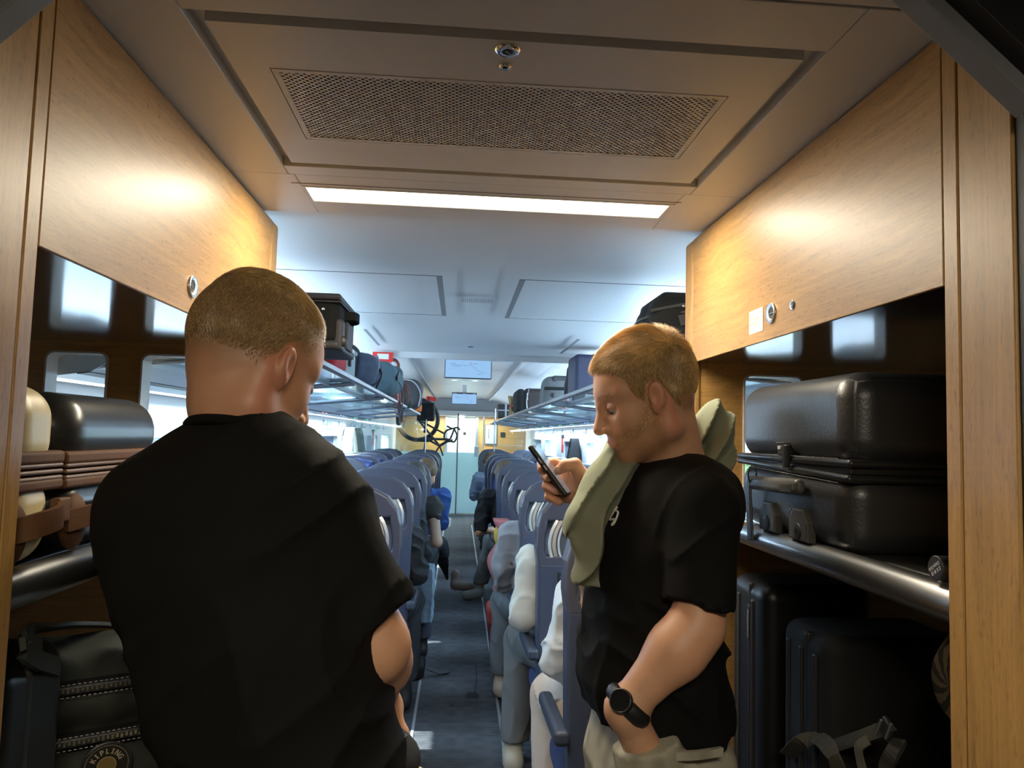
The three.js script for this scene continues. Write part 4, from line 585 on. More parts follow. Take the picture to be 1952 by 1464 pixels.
{ const t = softBag('navy_backpack', 'navy backpack with grey frame and loops on the left rack', 'backpack', [-0.64, TOP, -3.95], [0.3, 0.17, 0.4], [0.045, 0.065, 0.11], { round: 0.07, wrinkle: 0.05, seed: 3 }); part('frame_loop', tube([V3(0.1, 0.02, 0.15), V3(0.15, 0.1, 0.1), V3(0.13, 0.17, 0.0), V3(0.15, 0.08, -0.1)], 0.008, 30, 8), mat([0.2, 0.22, 0.28], 0.5), t); part('strap', strap([V3(0.12, 0.15, 0.12), V3(0.165, 0.08, 0.05), V3(0.13, 0.0, -0.04)], V3(0, 0, 1), 0.03, 0.006), mat([0.03, 0.035, 0.05], 0.7), t); }
{ const t = softBag('hiking_backpack', 'large slate blue hiking backpack lying on the left rack', 'backpack', [-0.6, TOP, -4.75], [0.34, 0.21, 0.56], [0.075, 0.13, 0.16], { round: 0.1, wrinkle: 0.045, seed: 5, taper: 0.2 }); const c = mat([0.05, 0.11, 0.13], 0.7); part('strap', strap([V3(0.15, 0.1, 0.12), V3(0.19, 0.0, 0.14), V3(0.17, -0.14, 0.15)], V3(0, 0, 1), 0.02, 0.004), c, t); part('strap', strap([V3(0.15, 0.08, -0.08), V3(0.2, -0.04, -0.1), V3(0.18, -0.2, -0.1)], V3(0, 0, 1), 0.016, 0.004), c, t); part('lid_pocket', rbox(0.25, 0.1, 0.16, 0.05, 0.03, 0.16, -0.2), c, t); part('vent_slot', rbox(0.006, 0.03, 0.12, 0.003, 0.155, 0.12, 0.16, 0.4), M.black, t); }
{ const a = at(757, 706, 5.4), b = at(765, 806, 5.4), t = thing('walking_umbrella', 'dark red umbrella with a hooked handle hanging over the left rack edge', 'umbrella'); const c = mat([0.17, 0.035, 0.03], 0.55); part('shaft', rod(b, a, 0.011, 0.012), c, t); part('hook_handle', tube([a, a.clone().add(V3(0.005, 0.04, 0)), a.clone().add(V3(-0.02, 0.075, 0)), a.clone().add(V3(-0.08, 0.07, 0)), a.clone().add(V3(-0.12, 0.045, 0))], 0.014, 24, 8), c, t); part('furled_canopy', rod(b.clone().lerp(a, 0.02), b.clone().lerp(a, 0.35), 0.014, 0.024), mat([0.05, 0.02, 0.02], 0.7), t); }
softBag('maroon_jacket', 'bundled maroon and dark jacket on the left rack beside the umbrella', 'jacket', [-0.62, TOP, -5.9], [0.32, 0.18, 0.5], [0.085, 0.035, 0.03], { round: 0.08, wrinkle: 0.07, seed: 9 });
softBag('olive_pouch', 'dark olive pouch drooping from the left rack', 'bag', [-0.57, TOP - 0.02, -6.5], [0.2, 0.12, 0.4], [0.03, 0.035, 0.025], { round: 0.05, wrinkle: 0.04, seed: 4 });
{ const t = softBag('two_tone_backpack', 'grey backpack with a blue front pocket on the left rack', 'backpack', [-0.62, TOP, -7.4], [0.36, 0.3, 0.42], [0.055, 0.055, 0.06], { round: 0.09, wrinkle: 0.03 }); part('blue_pocket', rbox(0.12, 0.2, 0.06, 0.03, -0.02, 0.14, 0.2), mat([0.06, 0.13, 0.32], 0.7), t, 'blue pocket'); part('piping', tube([V3(0.16, 0.03, 0.17), V3(0.175, 0.16, 0.18), V3(0.1, 0.27, 0.19), V3(-0.05, 0.29, 0.19)], 0.007, 24, 6), mat([0.35, 0.36, 0.38], 0.5), t); }
softBag('orange_bag', 'small orange and yellow bag on the left rack by the bicycle', 'bag', [-0.58, TOP, -8.25], [0.2, 0.1, 0.28], [0.62, 0.16, 0.02], { round: 0.03, wrinkle: 0.02 });
{ const t = thing('navy_suitcase', 'navy suitcase on the right rack near the ceiling edge', 'suitcase', [0.86, TOP, -4.75]); part('shell', rbox(0.4, 0.3, 0.3, 0.03), mat([0.03, 0.035, 0.075], 0.5), t).position.y = 0.151; part('handle', rbox(0.12, 0.02, 0.02, 0.008, 0, 0.31, 0), M.black, t); part('red_ribbon', rbox(0.02, 0.02, 0.02, 0.006, -0.2, 0.05, 0.155), mat([0.5, 0.02, 0.03], 0.6), t); }
{ const t = softBag('black_daypack', 'tall black daypack on the right rack beside the navy suitcase', 'backpack', [0.83, TOP, -5.2], [0.3, 0.32, 0.22], [0.022, 0.023, 0.026], { round: 0.07, taper: 0.35, wrinkle: 0.02 }); part('front_zip', tube([V3(-0.1, 0.02, 0.115), V3(-0.1, 0.15, 0.11), V3(-0.05, 0.26, 0.085)], 0.004, 16, 6), M.black, t); part('reflector', new THREE.SphereGeometry(0.009, 10, 8).translate(0.08, 0.12, 0.115), M.chrome, t); }
{ const t = softBag('grey_daypack', 'grey canvas daypack with black top flap on the right rack', 'backpack', [0.76, TOP, -6.1], [0.3, 0.27, 0.26], [0.17, 0.175, 0.18], { round: 0.06, taper: 0.2, wrinkle: 0.02, seed: 6 }); part('top_flap', rbox(0.2, 0.07, 0.2, 0.03, 0.03, 0.24, 0.02), mat([0.07, 0.072, 0.076], 0.7), t); part('flap_band', rbox(0.26, 0.025, 0.24, 0.01, 0, 0.165, 0.015), M.bagBlack, t); part('buckle', rbox(0.02, 0.04, 0.01, 0.004, -0.06, 0.11, 0.13), M.black, t); }
{ const t = thing('brown_suitcase', 'dark brown soft suitcase with black end on the right rack', 'suitcase', [0.74, TOP, -7.9]); part('body', rbox(0.36, 0.27, 0.5, 0.05, 0.05, 0.138, 0, 0, 0, 0, 5), mat([0.035, 0.024, 0.022], 0.6), t); part('end_panel', rbox(0.1, 0.26, 0.48, 0.05, -0.16, 0.135, 0.01), M.bagBlack, t); part('zip', tube([V3(-0.09, 0.02, 0.256), V3(-0.1, 0.14, 0.258), V3(-0.08, 0.26, 0.24)], 0.005, 16, 6), M.alu, t); for (const y of [0.16, 0.2]) part('zip_pull', rbox(0.012, 0.03, 0.008, 0.003, -0.095, y, 0.262), M.strip, t); }
{ const t = thing('straw_bundle', 'tan straw bundle with red ties on the right rack beside the brown suitcase', 'bundle', [0.6, TOP, -8.7]); const c = mat([0.30, 0.21, 0.10], 0.85); for (let i = 0; i < 9; i++) part('straw', tube([V3(-0.07 + i * 0.016, 0.0, 0.03 * Math.sin(i)), V3(-0.06 + i * 0.013, 0.12, 0.02 * Math.cos(i * 2)), V3(-0.08 + i * 0.02, 0.24 + 0.02 * Math.sin(i * 3), 0)], 0.011, 12, 6), c, t); part('tie', rbox(0.15, 0.02, 0.05, 0.008, 0, 0.12, 0.01), mat([0.4, 0.03, 0.05], 0.6), t); }
{ const t = thing('taped_box', 'black box bound with grey tape at the far end of the right rack', 'box', [0.55, TOP, -9.75]); part('body', rbox(0.2, 0.18, 0.22, 0.01, 0, 0.091, 0), M.black, t); part('tape', rbox(0.204, 0.016, 0.224, 0.004, 0, 0.1, 0), mat([0.4, 0.42, 0.44], 0.4), t); part('tape', rbox(0.024, 0.184, 0.224, 0.004, 0, 0.091, 0), mat([0.4, 0.42, 0.44], 0.4), t); }
{ // bicycle hung at the left side of the far end
  const D = 11.9, P = (u, v, d = D) => at(u, v, d), t = thing('bicycle', 'dark bicycle hung by the aisle at the far left of the car', 'bicycle');
  const wheel = (c, r, ax, nm) => { const q = new THREE.Quaternion().setFromUnitVectors(V3(0, 0, 1), ax.clone().normalize()); const w = part('tyre', new THREE.TorusGeometry(r, 0.028, 10, 44).applyQuaternion(q).translate(c.x, c.y, c.z), mat([0.03, 0.033, 0.034], 0.6), t); part('rim', new THREE.TorusGeometry(r - 0.03, 0.012, 8, 44).applyQuaternion(q).translate(c.x, c.y, c.z), mat([0.12, 0.13, 0.13], 0.35, { metalness: 0.6 }), w); const sp = []; for (let i = 0; i < 20; i++) { const a = i / 20 * Math.PI * 2; sp.push(rod(c, V3(Math.cos(a) * (r - 0.03), Math.sin(a) * (r - 0.03), 0).applyQuaternion(q).add(c), 0.002, 0.002, 5)); } const s = part('spokes', sp, M.alu, w); s.userData.kind = 'stuff'; part('hub', rod(c.clone().addScaledVector(ax, -0.05), c.clone().addScaledVector(ax, 0.05), 0.02), M.black, w); };
  const c1 = P(797, 800), fm = mat([0.045, 0.05, 0.052], 0.4); wheel(c1, 0.33, V3(0.25, 0, 1), 'wheel'); const c2 = P(795, 918, D + 0.1); wheel(c2, 0.33, V3(0.35, 0, 1), 'wheel');
  const bb = P(838, 850), st = P(846, 826), hd = P(858, 838), sad = P(812, 836);
  for (const [a, b, r] of [[c1, st, 0.016], [c1, bb, 0.018], [bb, hd, 0.022], [sad, hd, 0.02], [bb, sad, 0.018], [bb, c2, 0.014], [sad, c2, 0.012], [hd, P(866, 818), 0.016]]) part('frame_tube', rod(a, b, r, r, 10), fm, t);
  part('handlebar', tube([P(852, 812), P(862, 817), P(872, 815), P(877, 820)], 0.014, 24, 8), M.black, t); part('handlebar', tube([P(862, 817), P(850, 822), P(847, 835), P(856, 842), P(863, 838)], 0.014, 30, 8), M.black, t); part('handlebar', tube([P(866, 818), P(871, 830), P(866, 842), P(860, 842)], 0.014, 30, 8), M.black, t);
  part('saddle', ellGeo(sad.x - 0.02, sad.y - 0.02, sad.z, 0.13, 0.04, 0.07), M.black, t); part('pedal_crank', rod(bb, bb.clone().add(V3(0.06, -0.15, 0.05)), 0.014), M.black, t); part('pannier', sdfMesh((x, y, z) => Math.max(Math.abs(x) - 0.12, Math.abs(y) - 0.13, Math.abs(z) - 0.08) * 0.8 - 0.02 + 0.02 * fbm(x * 12, y * 12, z * 12), [-0.17, -0.18, -0.13], [0.17, 0.18, 0.13], 0.02), M.bagBlack, t).position.copy(P(812, 785, D - 0.35)); part('hanging_strap', strap([P(813, 790, D - 0.3), P(811, 815, D - 0.3), P(809, 825, D - 0.3)], V3(1, 0, 0), 0.04, 0.006), M.bagBlack, t);
}
// ---------- people ----------
const skinTone = [0.61, 0.325, 0.195];
M.skin = mat([1, 1, 1], 0.48, { vertexColors: true, sheen: 0.15, sheenColor: new THREE.Color(0.9, 0.6, 0.45) });
M.tee = mat([0.0075, 0.0072, 0.007], 0.84, { bumpMap: rep(weave, 55), bumpScale: 0.0004, specularIntensity: 0.3, sheen: 0.07, sheenColor: new THREE.Color(0.16, 0.14, 0.11), sheenRoughness: 0.45 });
M.hair = mat([1, 1, 1], 0.42, { vertexColors: true });
const frame = (C, F, U) => { F = F.clone().normalize(); U = U.clone().addScaledVector(F, -U.dot(F)).normalize(); const S = F.clone().cross(U); return { C, F, U, S, loc: (x, y, z) => { x -= C.x; y -= C.y; z -= C.z; return [x * F.x + y * F.y + z * F.z, x * U.x + y * U.y + z * U.z, x * S.x + y * S.y + z * S.z]; }, w: (f, u, s) => C.clone().addScaledVector(F, f).addScaledVector(U, u).addScaledVector(S, s) }; };
// head in its own axes: f forward, u up, s to the person's right
function headSDF(o = {}) {
  const v = V3, cr = ell(v(-0.014, 0.036, 0), v(0.099, 0.092, 0.077)), fo = ell(v(0.028, 0.03, 0), v(0.066, 0.066, 0.066)), fa = ell(v(0.032, -0.04, 0), v(0.062, 0.078, 0.058)), chin = ell(v(0.074, -0.103, 0), v(0.021, 0.019, 0.024)), mz = ell(v(0.076, -0.066, 0), v(0.026, 0.030, 0.030));
  const nose = cap(v(0.092, 0.006, 0), v(0.113, -0.034, 0), 0.0085, 0.0125), nbr = cap(v(0.09, 0.012, 0), v(0.085, 0.03, 0), 0.012, 0.014);
  const sym = [cap(v(0.072, 0.024, 0.012), v(0.058, 0.023, 0.052), 0.014, 0.012), cap(v(0.075, -0.1, 0.006), v(-0.008, -0.068, 0.056), 0.019, 0.021), ell(v(0.052, -0.028, 0.043), v(0.026, 0.026, 0.019)), cap(v(-0.008, -0.068, 0.056), v(-0.016, -0.02, 0.062), 0.02, 0.022)];
  const ala = ell(v(0.099, -0.039, 0.0125), v(0.012, 0.009, 0.0085)), nos = ell(v(0.103, -0.0475, 0.0065), v(0.006, 0.004, 0.0035)), sock = ell(v(0.093, -0.001, 0.032), v(0.02, 0.0125, 0.02)), eye = ell(v(0.073, -0.001, 0.031), v(0.0125, 0.0115, 0.0125)), lid = ell(v(0.0752, 0.0022, 0.031), v(0.0139, 0.0098, 0.016));
  const lipU = cap(v(0.0985, -0.0635, 0), v(0.088, -0.066, 0.02), 0.0062, 0.004), lipL = cap(v(0.0965, -0.0735, 0), v(0.088, -0.071, 0.018), 0.0072, 0.004);
  const q = new THREE.Quaternion().setFromEuler(new THREE.Euler(0, 0.38, 0.16)), ear = ell(v(0.0, -0.002, 0.083), v(0.0155, 0.027, 0.0085), q), lobe = ell(v(0.007, -0.027, 0.076), v(0.0075, 0.0095, 0.006)), con = ell(v(0.0075, -0.003, 0.0915), v(0.0082, 0.0165, 0.0095), q), rim = ell(v(-0.001, 0.006, 0.0945), v(0.009, 0.017, 0.0055), q);
  return (f, u, s0) => {
    const s = Math.abs(s0); let d = smin(cr(f, u, s), fo(f, u, s), 0.03); d = smin(d, fa(f, u, s), 0.03); d = smin(d, sym[1](f, u, s), 0.022); d = smin(d, sym[3](f, u, s), 0.025); d = smin(d, chin(f, u, s), 0.018); d = smin(d, mz(f, u, s), 0.018); d = smin(d, sym[2](f, u, s), 0.02); d = smin(d, sym[0](f, u, s), 0.014);
    d = smax(d, -sock(f, u, s), 0.012); d = smin(d, nose(f, u, s), 0.014); d = smin(d, nbr(f, u, s), 0.014); d = smin(d, ala(f, u, s), 0.006); d = smax(d, -nos(f, u, s), 0.003); d = smin(d, eye(f, u, s), 0.002); d = smin(d, lid(f, u, s), 0.003); d = smin(d, lipU(f, u, s), 0.005); d = smin(d, lipL(f, u, s), 0.005);
    let e = smin(ear(f, u, s), lobe(f, u, s), 0.008); e = smax(e, -con(f, u, s), 0.004); e = smax(e, -rim(f, u, s), 0.004); return smin(d, e, 0.008);
  };
}
const headF = headSDF();
const pw = (pts, x) => { if (x <= pts[0][0]) return pts[0][1]; for (let i = 1; i < pts.length; i++) if (x <= pts[i][0]) return lerp(pts[i - 1][1], pts[i][1], (x - pts[i - 1][0]) / (pts[i][0] - pts[i - 1][0])); return pts[pts.length - 1][1]; };
const mixc = (a, b, t) => a.map((v, i) => lerp(v, b[i], t));
// strands of hair rooted where mask > 0; len, lay (comb direction in head axes) per root
function strands(fr, surf, n, mask, len, lay, colour, w = 0.0011, lift = () => 1) {
  const pos = [], nor = [], col = [];
  for (let i = 0, tries = 0; i < n && tries < n * 8; tries++) {
    const a = rnd() * Math.PI * 2, c = rnd() * 1.7 - 0.7, sc = Math.sqrt(Math.max(0, 1 - c * c)), dir = V3(Math.cos(a) * sc, c, Math.sin(a) * sc);
    let t = 0.16; for (let k = 0; k < 24; k++) { const d = surf(-0.01 + dir.x * t, 0.02 + dir.y * t, dir.z * t); t -= d; if (Math.abs(d) < 0.0004) break; }
    const p = V3(-0.01 + dir.x * t, 0.02 + dir.y * t, dir.z * t), m = mask(p.x, p.y, p.z); if (rnd() > m) continue; i++;
    const e = 0.003, g = V3(surf(p.x + e, p.y, p.z) - surf(p.x - e, p.y, p.z), surf(p.x, p.y + e, p.z) - surf(p.x, p.y - e, p.z), surf(p.x, p.y, p.z + e) - surf(p.x, p.y, p.z - e)).normalize();
    const L = len(p.x, p.y, p.z) * (0.7 + 0.6 * rnd()), cd = lay(p.x, p.y, p.z).add(V3(rnd() - 0.5, rnd() - 0.5, rnd() - 0.5).multiplyScalar(0.55)); cd.addScaledVector(g, -cd.dot(g)).normalize();
    const lf = lift(p.x, p.y, p.z), side = g.clone().cross(cd).normalize(), cc = colour(p.x, p.y, p.z), sh = 0.5 + 0.95 * rnd(), pts = [];
    for (let k = 0; k <= 3; k++) { const q = k / 3, r = p.clone().addScaledVector(g, L * lf * (0.75 * q - 0.45 * q * q) + 0.0003).addScaledVector(cd, L * (0.25 * q + 0.6 * q * q)); pts.push(r); }
    for (let k = 0; k < 3; k++) {
      const w0 = w * (1 - k / 3.3), w1 = w * (1 - (k + 1) / 3.3), P = (j, ww, s) => pts[j].clone().addScaledVector(side, s * ww).addScaledVector(g, s === 0 ? ww * 0.7 : 0);
      for (const [s0, s1] of [[-1, 0], [0, 1]]) { const A = P(k, w0, s0), B = P(k, w0, s1), Cc = P(k + 1, w1, s1), Dd = P(k + 1, w1, s0); for (const q of [A, Cc, B, A, Dd, Cc]) { const o = fr.w(q.x, q.y, q.z); pos.push(o.x, o.y, o.z); const nn = g.clone().addScaledVector(side, (s0 + s1) * 0.6).normalize(), wn = fr.F.clone().multiplyScalar(nn.x).addScaledVector(fr.U, nn.y).addScaledVector(fr.S, nn.z); nor.push(wn.x, wn.y, wn.z); col.push(cc[0] * sh, cc[1] * sh, cc[2] * sh); } }
    }
  }
  const g = new THREE.BufferGeometry(); g.setAttribute('position', new THREE.Float32BufferAttribute(pos, 3)); g.setAttribute('normal', new THREE.Float32BufferAttribute(nor, 3)); g.setAttribute('color', new THREE.Float32BufferAttribute(col, 3)); uvBox(g); return g;
}
function boundsOf(pts, m) { const lo = [1e9, 1e9, 1e9], hi = [-1e9, -1e9, -1e9]; for (const p of pts) p.toArray().forEach((v, i) => { lo[i] = Math.min(lo[i], v - m); hi[i] = Math.max(hi[i], v + m); }); return [lo, hi]; }
// a chain of capsules through points with radii
const chain = (pts, rs) => pts.slice(1).map((p, i) => cap(pts[i], p, rs[i], rs[i + 1]));
function headMesh(fr, neckTo, neckR, col, cell = 0.0035) {
  const nk = [cap(fr.w(-0.032, -0.03, 0), neckTo, 0.052, neckR), cap(fr.w(-0.02, -0.075, 0), neckTo, 0.034, neckR * 0.9)], f = (x, y, z) => { const [a, b, c] = fr.loc(x, y, z); return smin(headF(a, b, c), smin(nk[0](x, y, z), nk[1](x, y, z), 0.03), 0.028); };
  const [lo, hi] = boundsOf([fr.w(0.13, -0.13, 0.1), fr.w(-0.12, 0.14, -0.1), fr.w(0.13, 0.14, 0.1), fr.w(-0.12, -0.1, -0.1), fr.w(0.13, -0.13, -0.1), fr.w(-0.12, 0.14, 0.1), neckTo], 0.03);
  return sdfMesh(f, lo, hi, cell, (x, y, z) => col(...fr.loc(x, y, z)));
}
const tint = (x, y, z, base = skinTone) => { const n = fbm(x * 40, y * 40, z * 40) - 0.5, m = fbm(x * 9 + 4, y * 9, z * 9) - 0.5; return [base[0] * (1 + 0.12 * n + 0.1 * m), base[1] * (1 + 0.16 * n - 0.05 * m), base[2] * (1 + 0.16 * n - 0.08 * m)]; };
const fold = (x, y, z, sx, sy, sz, o) => { const n = noise(x * sx + o, y * sy, z * sz); return 1 - Math.abs(2 * n - 1); };
// clothing from limbs: ks blend, cut(x, y, z) > 0 is removed, wr(x, y, z) raises folds
function garment(fs, k, cut, wr, lo, hi, cell) {
  const b = blend(fs, k);
  return sdfMesh((x, y, z) => { let d = b(x, y, z); if (d < 0.04 && d > -0.05 && wr) d -= wr(x, y, z); return cut ? smax(d, cut(x, y, z), 0.004) : d; }, lo, hi, cell);
}
const shift = (root, o) => { const p = root.position; root.children.forEach(function go(c) { if (c.isMesh && !c.userData.local) { c.geometry.translate(-p.x, -p.y, -p.z); } c.children.forEach(go); }); };

// the man with the phone, standing in profile on the right
{
  const man = thing('person', 'man in black t-shirt and pale jeans reading a phone, green sweatshirt over his shoulder', 'person', [0.36, 0, -1.47]);
  const pitch = 0.35, yaw = -0.03, F = V3(-Math.cos(pitch) * Math.cos(yaw), -Math.sin(pitch), Math.cos(pitch) * Math.sin(yaw)), fr = frame(V3(0.314, 1.668, -1.45), F, V3(-Math.sin(pitch), Math.cos(pitch), 0));
  const beard = [0.35, 0.18, 0.075], neckB = V3(0.385, 1.50, -1.475);
  const hairline = (f) => pw([[-0.12, -0.055], [-0.05, -0.05], [-0.028, -0.015], [-0.014, 0.028], [0.012, 0.032], [0.022, 0.0], [0.036, 0.01], [0.05, 0.056], [0.075, 0.08], [0.1, 0.088]], f);
  const stub = (f, u, s) => { const top = pw([[0.0, 0.03], [0.02, 0.01], [0.032, -0.02], [0.045, -0.04], [0.06, -0.052], [0.075, -0.048], [0.1, -0.046]], f); return sstep(0.006, -0.012, u - top) * sstep(-0.004, 0.014, f) * sstep(-0.135, -0.105, u) * (Math.abs(s) > 0.079 ? 0 : 1) * (f > 0.086 && u < -0.058 && u > -0.078 && Math.abs(s) < 0.022 ? 0.1 : 1); };
  const skinAt = (f, u, s) => {
    let c = tint(f, u, s); const k = stub(f, u, s) * (0.4 + 0.4 * fbm(f * 120, u * 120, s * 120)); c = mixc(c, beard, k);
    if (Math.abs(s) > 0.078 && f < 0.03) c = mixc(c, [0.60, 0.20, 0.12], 0.45);
    const hm = sstep(-0.012, 0.012, u - hairline(f)) * sstep(-0.03, -0.0, u + 0.06); c = mixc(c, [0.30, 0.17, 0.07], hm * 0.75);
    if (f > 0.08 && u < -0.058 && u > -0.08 && Math.abs(s) < 0.026) c = mixc(c, [0.46, 0.15, 0.11], 0.5);
    const ey = Math.hypot(u - 0.0225 - 0.1 * (0.03 - Math.abs(Math.abs(s) - 0.03)), 0) < 0.0045 && Math.abs(s) > 0.013 && Math.abs(s) < 0.053 && f > 0.055; if (ey) c = mixc(c, [0.28, 0.15, 0.06], 0.7);
    return c;
  };
  const headG = headMesh(fr, neckB, 0.062, skinAt);
  // joints
  const sN = V3(0.398, 1.455, -1.315), sF = V3(0.40, 1.455, -1.655), elN = at(1328, 1196, 1.27), wrN = at(1190, 1352, 1.27), elF = V3(0.285, 1.20, -1.70), wrF = at(1128, 938, 1.535), hip = V3(0.345, 0.96, -1.47), chest = V3(0.345, 1.34, -1.48), belly = V3(0.328, 1.14, -1.47);
  const hN = at(1238, 1452, 1.30);
  const trunk = [cap(V3(0.39, 1.46, -1.40), V3(0.39, 1.455, -1.56), 0.075, 0.075), ell(chest, V3(0.10, 0.18, 0.155)), ell(belly, V3(0.10, 0.17, 0.14)), ell(hip, V3(0.10, 0.12, 0.15)), cap(neckB, V3(0.385, 1.42, -1.475), 0.06, 0.07)];
  const legs = [...chain([V3(0.35, 0.93, -1.39), V3(0.33, 0.52, -1.36), V3(0.37, 0.10, -1.36)], [0.092, 0.062, 0.045]), ...chain([V3(0.35, 0.93, -1.56), V3(0.34, 0.52, -1.59), V3(0.38, 0.10, -1.60)], [0.092, 0.062, 0.045]), cap(V3(0.37, 0.06, -1.36), V3(0.24, 0.04, -1.35), 0.045, 0.035), cap(V3(0.38, 0.06, -1.60), V3(0.25, 0.04, -1.62), 0.045, 0.035)];
  const armN = [...chain([sN, elN], [0.05, 0.041]), ...chain([elN.clone().add(V3(0.004, 0.004, 0)), elN.clone().lerp(wrN, 0.28), wrN, hN], [0.041, 0.046, 0.029, 0.034])], armF = [...chain([sF, elF], [0.055, 0.045]), ...chain([elF, elF.clone().lerp(wrF, 0.3), wrF], [0.045, 0.047, 0.03])];
  const bodyG = sdfMesh(blend([...trunk, ...legs, ...armN, ...armF], 0.03), [0.1, 0.0, -1.8], [0.56, 1.6, -1.16], 0.0125, (x, y, z) => tint(x, y, z));
  const armG = sdfMesh(blend(armN, 0.02), [0.14, 0.95, -1.38], [0.5, 1.36, -1.18], 0.006, (x, y, z) => tint(x, y, z));
  // right hand around the phone
  const P = (u, v, D) => at(u, v, D), D0 = 1.50;
  const palm = [cap(P(1118, 934, D0 + 0.04), P(1092, 905, D0 + 0.035), 0.029, 0.026), cap(P(1118, 938, D0 + 0.03), P(1082, 935, D0 + 0.03), 0.027, 0.020), cap(P(1092, 905, D0 + 0.035), P(1080, 938, D0 + 0.035), 0.024, 0.020), cap(P(1118, 936, D0 + 0.035), wrF, 0.028, 0.030)];
  const fingers = [
    chain([P(1088, 893, D0 + 0.05), P(1055, 882, D0 + 0.055), P(1034, 884, D0 + 0.045), P(1032, 894, D0 + 0.02)], [0.0125, 0.0105, 0.0105, 0.009]),
    chain([P(1080, 908, D0 + 0.05), P(1048, 897, D0 + 0.055), P(1040, 905, D0 + 0.03), P(1046, 911, D0 + 0.004)], [0.0125, 0.0105, 0.0105, 0.009]),
    chain([P(1078, 925, D0 + 0.05), P(1052, 917, D0 + 0.055), P(1044, 926, D0 + 0.03), P(1062, 935, D0 - 0.004)], [0.0125, 0.011, 0.011, 0.0095]),
    chain([P(1082, 940, D0 + 0.045), P(1058, 938, D0 + 0.05), P(1048, 946, D0 + 0.03), P(1066, 956, D0 + 0.006)], [0.012, 0.0105, 0.0105, 0.009]),
    chain([P(1112, 916, D0 + 0.005), P(1096, 886, D0 - 0.01), P(1078, 887, D0 - 0.012), P(1064, 897, D0 - 0.006)], [0.018, 0.0135, 0.012, 0.0095])];
  const handF = (() => { const pm = blend(palm, 0.02), fg = fingers.map((c) => blend(c, 0.006)); return (x, y, z) => { let d = pm(x, y, z); for (const g of fg) d = smin(d, g(x, y, z), 0.007); return d; }; })();
  const handG = sdfMesh(handF, [0.06, 1.42, -1.62], [0.25, 1.60, -1.44], 0.0028, (x, y, z) => { const c = tint(x, y, z); return mixc(c, [0.62, 0.26, 0.17], 0.3); });
  const body = part('body', mergeGeometries([bodyG, armG, headG, handG].map(flat)), M.skin, man, 'sun-tanned skin');
  for (const s of [-1, 1]) { const c = fr.w(0.0745, -0.0035, s * 0.031), e = part('eye', new THREE.SphereGeometry(0.0118, 20, 14).translate(c.x, c.y, c.z), mat([0.42, 0.37, 0.34], 0.2), body); const ip = fr.w(0.0835, -0.008, s * 0.032); part('iris', new THREE.SphereGeometry(0.0048, 14, 10).translate(ip.x, ip.y, ip.z), mat([0.06, 0.09, 0.11], 0.1), e); }  // eye white darkened, the shade over the eye is put into its colour
  { const tn = P(1061, 895, D0 - 0.017); part('thumb_nail', new THREE.SphereGeometry(1, 14, 10).scale(0.0055, 0.0065, 0.002).translate(tn.x, tn.y, tn.z + 0.003), mat([0.62, 0.38, 0.28], 0.3), body); }
  // hair
  const mask = (f, u, s) => sstep(-0.006, 0.008, u - hairline(f) - (Math.abs(s) > 0.06 ? 0 : -0.004)) * (f < -0.02 && u < -0.05 ? 0.3 : 1);
  const topness = (f, u, s) => sstep(0.055, 0.10, u);
  const base = [0.86, 0.58, 0.24], dk = [0.25, 0.15, 0.065], hcol = (f, u, s) => mixc(dk, base, clamp(0.25 + 0.75 * topness(f, u, s) + 0.35 * sstep(-0.04, -0.1, f)) * (0.45 + 1.1 * noise(f * 55, u * 55, s * 55)));
  const capF = (f, u, s) => headF(f, u, s) - lerp(0.0035, 0.0055, topness(f, u, s)) * sstep(-0.012, 0.008, u - hairline(f));
  const hg = strands(fr, capF, 20000, mask, (f, u, s) => lerp(0.0075, 0.030, topness(f, u, s)) * (1 - 0.25 * sstep(0.05, 0.09, f)), (f, u, s) => V3(lerp(0.2, 1, topness(f, u, s)) * (f < -0.06 ? -0.1 : 1), lerp(-1, 0.25, topness(f, u, s)), 0.35 * Math.sign(s) * (1 - topness(f, u, s)) + 0.3), hcol, 0.00075, (f, u, s) => lerp(0.3, 0.6, topness(f, u, s)));
  const cap2 = sdfMesh((x, y, z) => { const [f, u, s] = fr.loc(x, y, z); const t = topness(f, u, s); return smax(headF(f, u, s) - lerp(0.0035, 0.006, t) - 0.004 * (fbm(f * 45 + 3, u * 45, s * 45) - 0.5) * (0.4 + t), -(u - hairline(f) - 0.004), 0.008); }, ...boundsOf([fr.w(0.13, -0.1, 0.11), fr.w(-0.13, 0.16, -0.11), fr.w(0.13, 0.16, 0.11), fr.w(-0.13, -0.1, -0.11)], 0.02), 0.0045, (x, y, z) => hcol(...fr.loc(x, y, z)).map((c) => c * 0.85));
  const hair = part('hair', cap2, M.hair, man, 'short tousled blond hair'); const hs = part('hair_strands', hg, M.hair, hair); hs.userData.kind = 'stuff';
  const bg = strands(fr, headF, 9000, (f, u, s) => stub(f, u, s) * 0.8, () => 0.0036, (f, u, s) => V3(0.5, -1, 0), () => [0.85, 0.56, 0.28].map((c) => c * (0.6 + 0.8 * rnd())), 0.00022, () => 0.35); const bs = part('stubble', bg, M.hair, body, 'ginger stubble'); bs.userData.kind = 'stuff';
  const eb = strands(fr, headF, 240, (f, u, s) => f > 0.05 && Math.abs(u - 0.0235) < 0.006 && Math.abs(s) > 0.012 && Math.abs(s) < 0.055 ? 1 : 0, () => 0.009, (f, u, s) => V3(-0.2, 0.2, Math.sign(s)), () => [0.36, 0.2, 0.08], 0.0008); if (eb.attributes.position.count) { const e = part('eyebrows', eb, M.hair, body); e.userData.kind = 'stuff'; }
